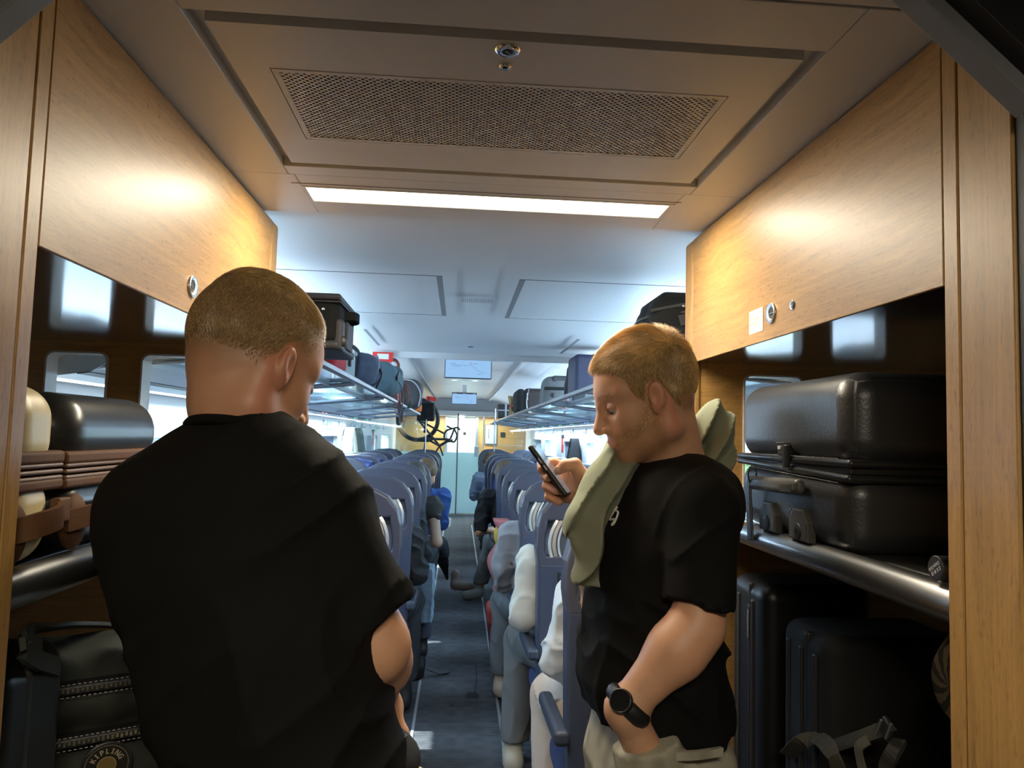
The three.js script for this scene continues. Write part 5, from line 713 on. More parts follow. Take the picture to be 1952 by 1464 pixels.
  // t-shirt
  const up = (r) => r + 0.014, slN = chain([sN.clone().add(V3(-0.012, 0.006, 0.005)), sN.clone().lerp(elN, 0.86)], [0.062, 0.060]), slF = chain([sF, sF.clone().lerp(elF, 0.85)], [0.08, 0.082]);
  const tr = [cap(V3(0.392, 1.462, -1.38), V3(0.392, 1.455, -1.58), 0.088, 0.088), ell(chest, V3(0.126, 0.2, 0.18)), ell(belly, V3(0.124, 0.2, 0.165)), cap(V3(0.34, 1.13, -1.41), V3(0.352, 0.985, -1.41), 0.108, 0.112), cap(V3(0.34, 1.13, -1.54), V3(0.352, 0.985, -1.54), 0.108, 0.112)];
  const armDir = elN.clone().sub(sN).normalize(), cutN = sN.clone().lerp(elN, 0.82), cutF = sF.clone().lerp(elF, 0.8), dirF = elF.clone().sub(sF).normalize();
  const bTr = blend(tr, 0.05), bN = blend(slN, 0.02), bF = blend(slF, 0.02);
  const wr = (x, y, z) => { const q = 0.9 * y + 0.55 * x; return 0.017 * Math.pow(fold(x + y * 0.5, q, z, 6, 17, 7, 3), 3) * sstep(1.42, 1.2, y) + 0.006 * (fbm(x * 22, y * 16, z * 22) - 0.5) + 0.007 * Math.pow(fold(x, y - x, z, 9, 9, 12, 8), 4); };
  const teeG = sdfMesh((x, y, z) => {
    let d = smax(bTr(x, y, z), 1.043 - y + 0.05 * (x - 0.36) + 0.028 * sstep(0.33, 0.24, x), 0.004);
    const a = smax(bN(x, y, z), (x - cutN.x) * armDir.x + (y - cutN.y) * armDir.y + (z - cutN.z) * armDir.z, 0.004), b = smax(bF(x, y, z), (x - cutF.x) * dirF.x + (y - cutF.y) * dirF.y + (z - cutF.z) * dirF.z, 0.004);
    d = smin(d, a, 0.016); d = smin(d, b, 0.02); if (Math.abs(d) < 0.04) d -= wr(x, y, z);
    return smax(d, 0.052 - Math.hypot(x - 0.378 + (1.53 - y) * 0.0, z + 1.475) - (y < 1.515 ? 1 : 0), 0.004);
  }, [0.14, 0.94, -1.85], [0.58, 1.6, -1.14], 0.0075);
  const tee = part('t_shirt', teeG, M.tee, man, 'black t-shirt');
  part('collar', tube(Array.from({ length: 13 }, (_, i) => { const a = i / 12 * Math.PI * 2; return V3(0.372 + 0.066 * Math.cos(a), 1.528 - 0.024 * (1 - Math.cos(a)) * 0.5 * 1.2 + 0.008 * Math.cos(a), -1.475 + 0.068 * Math.sin(a)); }).slice(0, 12), 0.0075, 60, 8, true), M.tee, tee);
  { // chest print: white outlined scribble emblem, just proud of the cloth
    const ln = [[1177, 966], [1168, 978], [1162, 990], [1172, 990], [1166, 1001], [1170, 998], [1176, 985], [1178, 976], [1172, 972], [1177, 966]]; const pts = ln.map(([u, v]) => { let p = at(u, v, 1.34); const r = ray(u, v).normalize(); for (let k = 0; k < 40; k++) { let d = bTr(p.x, p.y, p.z) - wr(p.x, p.y, p.z); if (d < 0.002) break; p.addScaledVector(r, Math.max(d * 0.7, 0.0005)); if (-p.z > 1.55) break; } return p; }).filter((p) => -p.z < 1.53);
    if (pts.length > 2) part('chest_print', tube(pts, 0.0022, 60, 6), mat([0.8, 0.78, 0.68], 0.7), tee, 'white outlined chest print');
  }
  // trousers
  const tl = [ell(V3(0.352, 0.965, -1.475), V3(0.132, 0.13, 0.175)), ...chain([V3(0.352, 0.93, -1.385), V3(0.33, 0.52, -1.36), V3(0.37, 0.12, -1.36)], [0.118, 0.083, 0.07]), ...chain([V3(0.352, 0.93, -1.565), V3(0.34, 0.52, -1.59), V3(0.38, 0.12, -1.60)], [0.118, 0.083, 0.07]), cap(hN.clone().add(V3(-0.008, 0.03, 0.004)), hN.clone().add(V3(0.02, -0.08, -0.01)), 0.052, 0.05)];
  const denim = mat([0.57, 0.53, 0.41], 0.85, { bumpMap: rep(weave, 70), bumpScale: 0.0006, map: rep(mottle, 5) });
  const jeans = part('jeans', garment(tl, 0.035, (x, y, z) => Math.max(y - 1.062 - 0.25 * (x - 0.3), 0.07 - y), (x, y, z) => 0.008 * Math.pow(fold(x, y + x, z, 8, 14, 8, 1), 3) + 0.004 * fbm(x * 25, y * 25, z * 25), [0.15, 0.05, -1.75], [0.56, 1.12, -1.18], 0.0085), denim, man, 'pale washed jeans');
  { part('back_pocket', strap([at(1288, 1441, 1.262), at(1330, 1439, 1.262), at(1376, 1432, 1.285)], V3(0, 1, 0), 0.014, 0.008), denim, jeans); }
  for (const z of [-1.36, -1.60]) part('shoe', sdfMesh((x, y, zz) => { const d = cap(V3(0.40, 0.05, z), V3(0.23, 0.035, z), 0.052, 0.042)(x, y, zz); return Math.max(d, 0.001 - y); }, [0.17, 0, z - 0.06], [0.47, 0.12, z + 0.06], 0.01), mat([0.6, 0.6, 0.58], 0.6), man);
  // watch
  const wd = elN.clone().sub(wrN).normalize(), wc = wrN.clone().lerp(elN, 0.05), wq = new THREE.Quaternion().setFromUnitVectors(V3(0, 0, 1), wd), fn = V3(-0.55, 0.35, 0.78).addScaledVector(wd, -V3(-0.55, 0.35, 0.78).dot(wd)).normalize();
  const watch = thing('wrist_watch', 'black round smartwatch on the wrist of the man with the phone', 'watch', wc.toArray());
  part('band', new THREE.TorusGeometry(0.0335, 0.011, 10, 40).scale(1, 1, 1.3).applyQuaternion(wq), mat([0.012, 0.012, 0.013], 0.5), watch); const cq = new THREE.Quaternion().setFromUnitVectors(V3(0, 1, 0), fn), cp = fn.clone().multiplyScalar(0.0385);
  const ws = part('case', lathe([[0.0001, 0.0075], [0.0165, 0.0075], [0.0195, 0.005], [0.0205, 0], [0.019, -0.006], [0.0001, -0.006]]).applyQuaternion(cq).translate(cp.x, cp.y, cp.z), mat([0.03, 0.03, 0.032], 0.25, { metalness: 0.6 }), watch); const fp = fn.clone().multiplyScalar(0.0463); part('dial', new THREE.CircleGeometry(0.0165, 36).rotateX(-Math.PI / 2).applyQuaternion(cq).translate(fp.x, fp.y, fp.z), mat([0.008, 0.008, 0.009], 0.06), ws, 'dark glossy dial'); part('bezel', new THREE.TorusGeometry(0.018, 0.0012, 8, 40).rotateX(Math.PI / 2).applyQuaternion(cq).translate(fp.x, fp.y, fp.z), mat([0.06, 0.06, 0.065], 0.3, { metalness: 0.7 }), ws);
  shift(man);
  // phone
  const pa = P(1015, 850, D0 + 0.02), pb = P(1084, 944, D0 - 0.005), ax = pa.clone().sub(pb), pl = ax.length(), ay = ax.clone().normalize(), nz = V3(0.80, 0.55, 0.25).addScaledVector(ay, -V3(0.80, 0.55, 0.25).dot(ay)).normalize(), ax2 = ay.clone().cross(nz);
  const ph = thing('smartphone', 'black smartphone held by the man in profile', 'phone', pa.clone().add(pb).multiplyScalar(0.5).toArray()); ph.quaternion.setFromRotationMatrix(new THREE.Matrix4().makeBasis(ax2, ay, nz));
  part('case', rbox(0.07, pl, 0.0115, 0.005), mat([0.012, 0.012, 0.013], 0.4), ph); part('screen', rbox(0.064, pl - 0.007, 0.001, 0.0005, 0, 0, 0.0058), mat([0.03, 0.03, 0.035], 0.08, { emissive: new THREE.Color(0.7, 0.75, 0.85), emissiveIntensity: 0.14 }), ph, 'lit screen'); for (const y of [0.2, 0.06]) part('side_button', rbox(0.0015, 0.012, 0.003, 0.0007, -0.0353 * Math.sign(ax2.z) * -1, pl * y, 0), M.alu, ph);
  // sweatshirt draped over the far shoulder
  const gp = [[1362, 805, 1.62, 0.04], [1325, 840, 1.64, 0.05], [1270, 872, 1.62, 0.06], [1198, 862, 1.52, 0.048], [1155, 922, 1.445, 0.05], [1122, 985, 1.42, 0.034], [1114, 1040, 1.42, 0.03], [1118, 1085, 1.42, 0.025], [1122, 1108, 1.42, 0.024]];
  const gpt = gp.map(([u, v, D]) => at(u, v, D)), gb = blend([...chain(gpt, gp.map((g) => g[3])), ...chain([at(1220, 872, 1.50), at(1180, 930, 1.43), at(1136, 990, 1.41), at(1126, 1040, 1.41), at(1126, 1085, 1.42)], [0.03, 0.028, 0.02, 0.02, 0.02]), ...chain([at(1330, 810, 1.58), at(1360, 792, 1.58), at(1378, 835, 1.58), at(1370, 885, 1.58)], [0.032, 0.034, 0.036, 0.036])], 0.022);
  const sw = solo('sweatshirt', sdfMesh((x, y, z) => { let d = gb(x, y, z); if (Math.abs(d) < 0.05) { const a = (x * 0.86 - y * 0.5), n = noise(x * 9, y * 9, z * 9) * 0.05; d -= 0.02 * (1 - Math.abs(Math.sin((a + n) * 78 + 0.6))) * (0.6 + 0.8 * noise(x * 14, y * 14, z * 14)) - 0.006 + 0.012 * (fbm(x * 18, y * 18, z * 18) - 0.5) - 0.004; } return smax(d, -(y - 1.296), 0.004); }, [0.1, 1.28, -1.75], [0.53, 1.72, -1.33], 0.0065), mat([0.25, 0.27, 0.185], 0.9, { bumpMap: rep(weave, 45), bumpScale: 0.0006, sheen: 0.4, sheenColor: new THREE.Color(0.3, 0.32, 0.25) }), 'sage green sweatshirt draped over the shoulder of the man with the phone', 'sweatshirt');
  part('cuff', tube([at(1118, 1075, 1.49), at(1140, 1080, 1.47), at(1160, 1078, 1.49)], 0.004, 16, 6), sw.material, sw);
}
// the man seen from behind on the left
{
  const man = thing('person', 'man in black t-shirt seen from behind with head bowed, beside the left luggage bay', 'person', [-0.36, 0, -1.08]);
  const ya = 0.72, pi = 0.42, fr = frame(at(482, 697, 1.10), V3(Math.sin(ya) * Math.cos(pi), -Math.sin(pi), -Math.cos(ya) * Math.cos(pi)), V3(Math.sin(ya) * Math.sin(pi), Math.cos(pi), -Math.cos(ya) * Math.sin(pi)));
  const nb = at(462, 848, 1.075), hl = (f) => pw([[-0.12, -0.035], [-0.07, -0.025], [-0.03, -0.005], [0.0, 0.018], [0.03, 0.04], [0.07, 0.08], [0.1, 0.088]], f);
  const hc = [0.36, 0.21, 0.085], skinAt = (f, u, s) => { let c = tint(f, u, s, [0.55, 0.275, 0.16]); c = mixc(c, [0.27, 0.15, 0.075], 0.8 * sstep(-0.035, 0.025, u - hl(f)) * sstep(0.105, 0.08, Math.abs(s)) * (Math.abs(s) > 0.079 ? 0 : 1)); if (Math.abs(s) > 0.078 && f < 0.03) c = mixc(c, [0.60, 0.21, 0.13], 0.45); return c; };
  const headG = headMesh(fr, nb, 0.062, skinAt);
  const sL = at(290, 965, 1.05), sR = at(622, 965, 1.05), eR = at(712, 1232, 1.06), eL = at(300, 1140, 1.25), hR = at(730, 1352, 1.285), wR = at(726, 1318, 1.26), hL = at(420, 1180, 1.36), c0 = at(455, 1045, 1.07), c1 = at(500, 1240, 1.06), c2 = at(545, 1450, 1.06), hipP = at(552, 1520, 1.07);
  const hx = hipP.x, fz = -1.07;
  const trunk = [cap(sL, sR, 0.045, 0.045), ell(c0, V3(0.155, 0.19, 0.11)), ell(c1, V3(0.125, 0.19, 0.10)), ell(c2, V3(0.125, 0.16, 0.105)), cap(nb, c0, 0.058, 0.08)];
  const legs = [...chain([V3(hx - 0.09, 0.98, fz), V3(hx - 0.1, 0.53, fz - 0.02), V3(hx - 0.1, 0.1, fz + 0.02)], [0.095, 0.062, 0.045]), ...chain([V3(hx + 0.09, 0.98, fz), V3(hx + 0.1, 0.53, fz - 0.02), V3(hx + 0.1, 0.1, fz + 0.02)], [0.095, 0.062, 0.045])];
  const armR = [...chain([sR, eR], [0.044, 0.046]), ...chain([eR, eR.clone().lerp(wR, 0.3), wR], [0.046, 0.048, 0.03])], armL = [...chain([sL, eL], [0.044, 0.045]), ...chain([eL, hL], [0.045, 0.032]), cap(hL, hL.clone().add(V3(0.05, 0.01, -0.06)), 0.03, 0.022)];
  const hand = [cap(wR, hR, 0.028, 0.03), cap(hR, hR.clone().add(V3(0.0, -0.03, -0.01)), 0.03, 0.026)], fg = [0, 1, 2, 3].map((i) => blend(chain([hR.clone().add(V3(0.008, -0.03, 0.02 - i * 0.018)), hR.clone().add(V3(0.012, -0.062, 0.024 - i * 0.018)), hR.clone().add(V3(-0.004, -0.085 + i * 0.004, 0.022 - i * 0.018))], [0.0115, 0.01, 0.0088]), 0.006)), th = blend(chain([hR.clone().add(V3(0.016, 0.0, 0.018)), hR.clone().add(V3(0.034, -0.03, 0.024)), hR.clone().add(V3(0.03, -0.058, 0.022))], [0.015, 0.012, 0.0095]), 0.006);
  const hf = blend(hand, 0.02), handG = sdfMesh((x, y, z) => { let d = hf(x, y, z); for (const g of fg) d = smin(d, g(x, y, z), 0.007); return smin(d, th(x, y, z), 0.01); }, [hR.x - 0.07, hR.y - 0.13, hR.z - 0.09], [hR.x + 0.07, hR.y + 0.08, hR.z + 0.08], 0.0035, (x, y, z) => tint(x, y, z));
  const bodyG = sdfMesh(blend([...trunk, ...legs, ...armR, ...armL], 0.03), [-0.72, 0.05, -1.5], [0.0, 1.62, -0.9], 0.0125, (x, y, z) => tint(x, y, z)), armG = sdfMesh(blend(armR, 0.02), [-0.32, 1.12, -1.34], [-0.05, 1.42, -0.95], 0.006, (x, y, z) => tint(x, y, z));
  const body = part('body', mergeGeometries([bodyG, armG, headG, handG].map(flat)), M.skin, man, 'fair skin');
  for (let i = 0; i < 4; i++) { const a = fr.w(-0.02 + i * 0.012, -0.085 - i * 0.004, 0.052 - i * 0.004), b = fr.w(-0.01 + i * 0.014, -0.125 - i * 0.004, 0.048 - i * 0.004); part('neck_crease', tube([a, a.clone().lerp(b, 0.5).add(V3(0.002, 0, 0.002)), b], 0.0016, 10, 5), mat([0.40, 0.19, 0.11], 0.6), body); }
  for (const s of [-1, 1]) { const c = fr.w(0.0745, -0.0035, s * 0.031); part('eye', new THREE.SphereGeometry(0.012, 14, 10).translate(c.x, c.y, c.z), mat([0.75, 0.7, 0.66], 0.15), body); }
  const mask = (f, u, s) => sstep(-0.012, 0.05, u - hl(f)) * (Math.abs(s) > 0.079 ? 0 : 1), tp = (f, u, s) => sstep(0.07, 0.115, u), hcol = (f, u, s) => mixc([0.22, 0.13, 0.06], [0.56, 0.37, 0.155], clamp(tp(f, u, s) * 0.8 + 0.3) * (0.5 + 0.9 * noise(f * 70, u * 70, s * 70)));
  const capG = sdfMesh((x, y, z) => { const [f, u, s] = fr.loc(x, y, z); const t = tp(f, u, s); return smax(headF(f, u, s) - (lerp(0.0015, 0.008, t) - 0.004 * (fbm(f * 60, u * 60, s * 60) - 0.5) * (0.3 + t)) * sstep(0.0, 0.03, u - hl(f) - 0.012), -(u - hl(f) - 0.012), 0.004); }, ...boundsOf([fr.w(0.13, -0.1, 0.11), fr.w(-0.13, 0.16, -0.11), fr.w(0.13, 0.16, 0.11), fr.w(-0.13, -0.1, -0.11), fr.w(0.13, -0.1, -0.11), fr.w(-0.13, 0.16, 0.11)], 0.02), 0.0045, (x, y, z) => hcol(...fr.loc(x, y, z)).map((c) => c * 0.8));
  const hair = part('hair', capG, M.hair, man, 'short cropped light brown hair'); const hs = part('hair_strands', strands(fr, (f, u, s) => headF(f, u, s) - lerp(0.0015, 0.006, tp(f, u, s)), 22000, mask, (f, u, s) => lerp(0.005, 0.018, tp(f, u, s)), (f, u, s) => V3(lerp(-0.3, 0.8, tp(f, u, s)), lerp(-1, 0.2, tp(f, u, s)), 0.4), hcol, 0.0007, (f, u, s) => lerp(0.22, 0.8, tp(f, u, s))), M.hair, hair); hs.userData.kind = 'stuff';
  // t-shirt
  const slR = chain([sR.clone().add(V3(-0.01, 0.0, 0)), sR.clone().lerp(eR, 0.86)], [0.066, 0.066]), slL = chain([sL, sL.clone().lerp(eL, 0.9)], [0.068, 0.068]);
  const tr = [cap(sL.clone().add(V3(0.05, 0.02, 0)), sR.clone().add(V3(-0.06, 0.02, 0)), 0.065, 0.065), cap(nb.clone().add(V3(0, -0.014, 0.006)), sR.clone().add(V3(-0.02, 0.01, 0)), 0.064, 0.058), cap(nb.clone().add(V3(0, -0.014, 0.006)), sL.clone().add(V3(0.02, 0.01, 0)), 0.064, 0.058), ell(c0, V3(0.17, 0.165, 0.128)), ell(c1, V3(0.15, 0.22, 0.128)), cap(c1, c2, 0.128, 0.128), cap(c1.clone().add(V3(0.03, 0, 0)), c2.clone().add(V3(0.035, 0, 0)), 0.10, 0.118)];
  const bT = blend(tr, 0.045), bR = blend(slR, 0.02), bL = blend(slL, 0.02), dR = eR.clone().sub(sR).normalize(), kR = sR.clone().lerp(eR, 0.80), hem = at(600, 1470, 1.05).y;
  const wr = (x, y, z) => 0.010 * Math.pow(fold(x, y - 0.8 * x, z, 5, 13, 6, 2), 3) + 0.010 * Math.pow(fold(x + 0.3 * y, y, z, 8, 7, 8, 6), 4) * sstep(1.45, 1.3, y) + 0.005 * (fbm(x * 20, y * 16, z * 20) - 0.5);
  const tee = part('t_shirt', sdfMesh((x, y, z) => { let d = smax(bT(x, y, z), hem - y, 0.004); d = smin(d, smax(bR(x, y, z), (x - kR.x) * dR.x + (y - kR.y) * dR.y + (z - kR.z) * dR.z + 0.25 * (x - kR.x), 0.004), 0.02); d = smin(d, bL(x, y, z), 0.02); return Math.abs(d) < 0.04 ? d - wr(x, y, z) : d; }, [-0.7, 1.03, -1.42], [-0.02, 1.62, -0.85], 0.0075), M.tee, man, 'black t-shirt');
  part('collar', tube(Array.from({ length: 12 }, (_, i) => { const a = i / 12 * Math.PI * 2; return nb.clone().add(V3(0.071 * Math.cos(a), 0.014 + 0.02 * Math.sin(a) - 0.006 * Math.cos(a), 0.004 + 0.070 * Math.sin(a))); }), 0.0075, 60, 8, true), M.tee, tee);
  const cream = mat([0.58, 0.54, 0.36], 0.85, { bumpMap: rep(weave, 60), bumpScale: 0.0006 });
  const cp = at(760, 1500, 1.12);
  part('trousers', garment([ell(V3(hx, 1.0, fz), V3(0.165, 0.13, 0.13)), ...chain([V3(hx - 0.085, 0.95, fz), V3(hx - 0.1, 0.53, fz - 0.02), V3(hx - 0.1, 0.1, fz + 0.02)], [0.12, 0.085, 0.07]), ...chain([V3(hx + 0.085, 0.95, fz), V3(hx + 0.1, 0.53, fz - 0.02), V3(hx + 0.1, 0.1, fz + 0.02)], [0.12, 0.085, 0.07]), cap(cp, cp.clone().add(V3(0.02, -0.2, 0)), 0.05, 0.07)], 0.035, (x, y, z) => Math.max(y - 1.08, 0.06 - y), (x, y, z) => 0.008 * Math.pow(fold(x, y + x, z, 8, 12, 8, 1), 3), [-0.65, 0.03, -1.35], [-0.02, 1.1, -0.85], 0.011), cream, man, 'cream trousers');
  for (const s of [-1, 1]) part('shoe', sdfMesh((x, y, z) => Math.max(cap(V3(hx + s * 0.1, 0.05, fz + 0.05), V3(hx + s * 0.12, 0.035, fz - 0.14), 0.052, 0.042)(x, y, z), 0.001 - y), [hx + s * 0.1 - 0.09, 0, fz - 0.22], [hx + s * 0.1 + 0.09, 0.12, fz + 0.12], 0.011), mat([0.5, 0.5, 0.48], 0.6), man);
  shift(man);
  // waist bag worn at the right hip
  const wb = thing('waist_bag', 'black waist bag with strap at the hip of the man seen from behind', 'bag'); part('pouch', sdfMesh((x, y, z) => { const p = at(715, 1450, 1.12); return Math.hypot((x - p.x) * 0.9, (y - p.y) * 1.3, (z - p.z) * 0.8) - 0.062 + 0.006 * fbm(x * 30, y * 30, z * 30); }, [-0.32, 1.0, -1.24], [-0.08, 1.2, -1.0], 0.008), M.bagBlack, wb); part('strap', strap([at(690, 1480, 1.03), at(722, 1448, 1.02), at(752, 1425, 1.05), at(762, 1418, 1.09)], V3(0.6, 0.8, 0), 0.032, 0.004), mat([0.045, 0.042, 0.035], 0.7), wb);
}
// ---------- seated passengers ----------
// local axes as a seat: sitting at the seat's place, facing -z; side = +1 when the aisle is at -x (right block)
function passenger(label, pos, o) {
  const t = thing('person', label, 'person', pos), a = o.aisle ?? -1, ln = o.lean ?? 0, fw = o.forward ?? 0, sh = (x, y, z) => V3(x + a * ln * sstep(0.5, 1.1, y), y, z - fw * sstep(0.5, 1.1, y));
  const hipY = 0.56, hd = frame(sh(0, 1.2 + (o.tall ?? 0), -0.26).add(V3(0, -0.06 * (o.bow ?? 0), -0.05 * (o.bow ?? 0))), V3(a * (o.turn ?? 0), -0.25 - (o.bow ?? 0) * 0.5, -1), V3(0, 1, -0.25));
  const sk = o.skin ?? skinTone, hair = o.hair ?? [0.12, 0.07, 0.035];
  const sA = sh(a * 0.17, 0.99, -0.24), sB = sh(-a * 0.17, 0.99, -0.24), eA = o.elbow ? V3(...o.elbow) : sh(a * 0.25, 0.73, -0.30), eB = sh(-a * 0.22, 0.74, -0.32), wA = o.wrist ? V3(...o.wrist) : V3(a * 0.14, 0.70, -0.52), wB = V3(-a * 0.1, 0.72, -0.54);
  const kA = o.kneeA ? V3(...o.kneeA) : V3(a * 0.16, 0.56, -0.66), kB = V3(-a * 0.11, 0.56, -0.68), fA = o.footA ? V3(...o.footA) : V3(a * 0.17, 0.09, -0.62), fB = V3(-a * 0.11, 0.09, -0.66);
  const arms = [...chain([sA, eA, wA], [0.05, 0.042, 0.028]), ...chain([sB, eB, wB], [0.05, 0.042, 0.028]), cap(wA, wA.clone().add(V3(-a * 0.03, -0.005, -0.07)), 0.03, 0.022), cap(wB, wB.clone().add(V3(a * 0.03, -0.005, -0.07)), 0.03, 0.022)];
  const trunk = [ell(sh(0, 0.86, -0.24), V3(0.15, 0.2, 0.105)), ell(sh(0, 0.66, -0.24), V3(0.155, 0.15, 0.125)), cap(sA, sB, 0.06, 0.06), cap(sh(0, 1.0, -0.24), hd.w(-0.02, -0.06, 0), 0.055, 0.05)];
  const legs = [...chain([V3(a * 0.09, hipY, -0.26), kA, fA], [0.085, 0.058, 0.042]), ...chain([V3(-a * 0.09, hipY, -0.26), kB, fB], [0.085, 0.058, 0.042])];
  const hf = (x, y, z) => headF(...hd.loc(x, y, z)), b = blend([...trunk, ...arms, ...legs], 0.03);
  const bodyG = sdfMesh((x, y, z) => { const d = b(x, y, z); return y > 0.98 ? smin(d, hf(x, y, z), 0.02) : d; }, [-0.42, 0.02, -0.95], [0.42, 1.42 + (o.tall ?? 0), 0.05], 0.0135, (x, y, z) => tint(x, y, z, sk));
  part('body', bodyG, M.skin, t);
  const up = (fs, k) => (x, y, z) => blendAll(fs, 0.03, x, y, z) - k;
  const sl = o.sleeve ?? 1, armC = (s, e, w, tt) => tt > 1 ? [...chain([s, e], [0.062, 0.056]), cap(e, e.clone().lerp(w, Math.min(1, tt - 1)), 0.055, 0.042)] : [cap(s, s.clone().lerp(e, tt), 0.066, 0.064)];
  const shirtF = blend([ell(sh(0, 0.86, -0.24), V3(0.172, 0.215, 0.128)), ell(sh(0, 0.66, -0.24), V3(0.178, 0.17, 0.15)), cap(sA, sB, 0.075, 0.075), ...armC(sA, eA, wA, sl), ...armC(sB, eB, wB, sl)], 0.035);
  part('shirt', sdfMesh((x, y, z) => { let d = shirtF(x, y, z); if (Math.abs(d) < 0.04) d -= 0.02 * Math.pow(fold(x, y - 0.5 * z, z, 10, 17, 11, o.seed ?? 1), 2.5) + 0.008 * (fbm(x * 18, y * 18, z * 18) - 0.5); return smax(d, 0.545 - y, 0.01); }, [-0.44, 0.5, -0.75], [0.44, 1.14, 0.06], 0.0125), mat(o.shirt, 0.85, { bumpMap: rep(weave, 40), bumpScale: 0.0006 }), t, o.shirtLabel);
  const tF = blend([cap(V3(-0.08, hipY, -0.23), V3(0.08, hipY, -0.23), 0.115, 0.115), ...chain([V3(a * 0.09, hipY, -0.26), kA, fA], [0.108, 0.082, 0.068]), ...chain([V3(-a * 0.09, hipY, -0.26), kB, fB], [0.108, 0.082, 0.068])], 0.035);
  part('trousers', sdfMesh((x, y, z) => { let d = tF(x, y, z); if (Math.abs(d) < 0.04) d -= 0.01 * Math.pow(fold(x, y + z, z, 8, 13, 9, 4), 3); return smax(smax(d, (o.cuff ?? 0.14) - y, 0.006), y - 0.66, 0.01); }, [-0.42, 0.08, -0.95], [0.42, 0.72, 0.02], 0.0125), mat(o.trousers, 0.85), t);
  for (const f of [fA, fB]) { const sc = o.shoeTurn && f === fA ? o.shoeTurn : [0, -0.14]; part('shoe', sdfMesh((x, y, z) => Math.max(blend([cap(V3(f.x, 0.055 + f.y - 0.09, f.z + 0.03), V3(f.x + sc[0], 0.04 + f.y - 0.09, f.z + sc[1]), 0.05, 0.042), cap(V3(f.x, f.y, f.z), V3(f.x, f.y + 0.07, f.z), 0.046, 0.044)], 0.02)(x, y, z), 0.001 - y), [f.x - 0.22, 0, f.z - 0.24], [f.x + 0.22, f.y + 0.14, f.z + 0.12], 0.011), mat(o.shoes ?? [0.02, 0.02, 0.022], 0.6), t); }
  const hm = (f, u) => u - pw([[-0.12, o.long ? -0.3 : -0.05], [-0.05, o.long ? -0.3 : -0.03], [-0.02, o.long ? -0.1 : 0.02], [0.03, 0.04], [0.1, 0.085]], f);
  part('hair', sdfMesh((x, y, z) => { const [f, u, s] = hd.loc(x, y, z); let d = headF(f, u, s) - 0.016 - 0.012 * fbm(f * 30, u * 30, s * 30); if (o.long) d = smin(d, cap(V3(-0.06, 0, 0.02), V3(-0.1, -0.34, 0.05), 0.055, 0.03)(f, u, s), 0.04); return smax(d, -hm(f, u), 0.012); }, ...boundsOf([hd.w(0.13, -0.42, 0.13), hd.w(-0.17, 0.16, -0.13), hd.w(0.13, 0.16, 0.13), hd.w(-0.17, -0.42, -0.13)], 0.02), 0.012), mat(hair, 0.6), t);
  return t;
}
const blendAll = (fs, k, x, y, z) => { let d = 1e9; for (const f of fs) d = Math.min(d, f(x, y, z)); return d; };
const seatAt = (s, k) => [s * 0.545, 0.005, -(2.29 + 0.856 * k)];
passenger('passenger in white shirt and beige trousers leaning into the aisle in the first right row', seatAt(1, 0), { aisle: -1, lean: 0.0, forward: 0.12, shirt: [0.72, 0.76, 0.78], trousers: [0.55, 0.44, 0.36], hair: [0.4, 0.36, 0.32], sleeve: 1.7, elbow: [-0.22, 0.80, -0.36], wrist: [-0.15, 0.66, -0.5], kneeA: [-0.2, 0.58, -0.62], footA: [-0.22, 0.09, -0.5], seed: 3, bow: 1.2, tall: -0.06, shoes: [0.42, 0.39, 0.35] });
passenger('passenger in loose cream shirt and grey leggings in the second right row', seatAt(1, 1), { aisle: -1, lean: 0.07, forward: 0.04, shirt: [0.74, 0.74, 0.66], trousers: [0.12, 0.125, 0.13], hair: [0.3, 0.2, 0.1], sleeve: 1.8, elbow: [-0.28, 0.76, -0.26], wrist: [-0.22, 0.7, -0.5], kneeA: [-0.25, 0.56, -0.6], footA: [-0.30, 0.09, -0.42], shoes: [0.55, 0.52, 0.44], seed: 7, bow: 1.0, tall: -0.05 });
passenger('passenger in grey hooded top with a long braid in the third right row', seatAt(1, 2), { aisle: -1, lean: 0.11, forward: 0.14, shirt: [0.34, 0.34, 0.35], trousers: [0.16, 0.18, 0.20], hair: [0.20, 0.13, 0.07], sleeve: 1.9, elbow: [-0.32, 0.80, -0.40], wrist: [-0.3, 0.66, -0.5], kneeA: [-0.28, 0.56, -0.6], footA: [-0.30, 0.09, -0.55], shoes: [0.6, 0.52, 0.42], long: true, seed: 11, bow: 1.2, tall: -0.06 });
passenger('passenger in black t-shirt with forearm over the armrest in the sixth right row', seatAt(1, 5), { aisle: -1, lean: 0.16, shirt: [0.012, 0.012, 0.013], trousers: [0.13, 0.14, 0.13], sleeve: 0.8, elbow: [-0.40, 0.70, -0.2], wrist: [-0.25, 0.68, -0.45], kneeA: [-0.24, 0.56, -0.62], footA: [-0.36, 0.09, -0.66], shoes: [0.28, 0.32, 0.29], shoeTurn: [-0.12, 0.06], seed: 5 });
passenger('passenger in pale blue shirt in the seventh right row beyond the black t-shirt', [0.545, 0.005, -(2.29 + 0.856 * 8.6)], { aisle: -1, lean: 0.16, shirt: [0.25, 0.32, 0.42], trousers: [0.03, 0.035, 0.05], sleeve: 0.9, elbow: [-0.38, 0.74, -0.28], seed: 2, footA: [-0.22, 0.09, -0.5] });
passenger('passenger in dark jacket in the third left row', seatAt(-1, 2), { aisle: 1, lean: 0.05, shirt: [0.02, 0.022, 0.026], trousers: [0.025, 0.028, 0.035], sleeve: 1.8, elbow: [0.27, 0.78, -0.32], kneeA: [0.22, 0.56, -0.6], footA: [0.22, 0.09, -0.35], bow: 1.2, tall: -0.08, seed: 8, cuff: 0.16 });
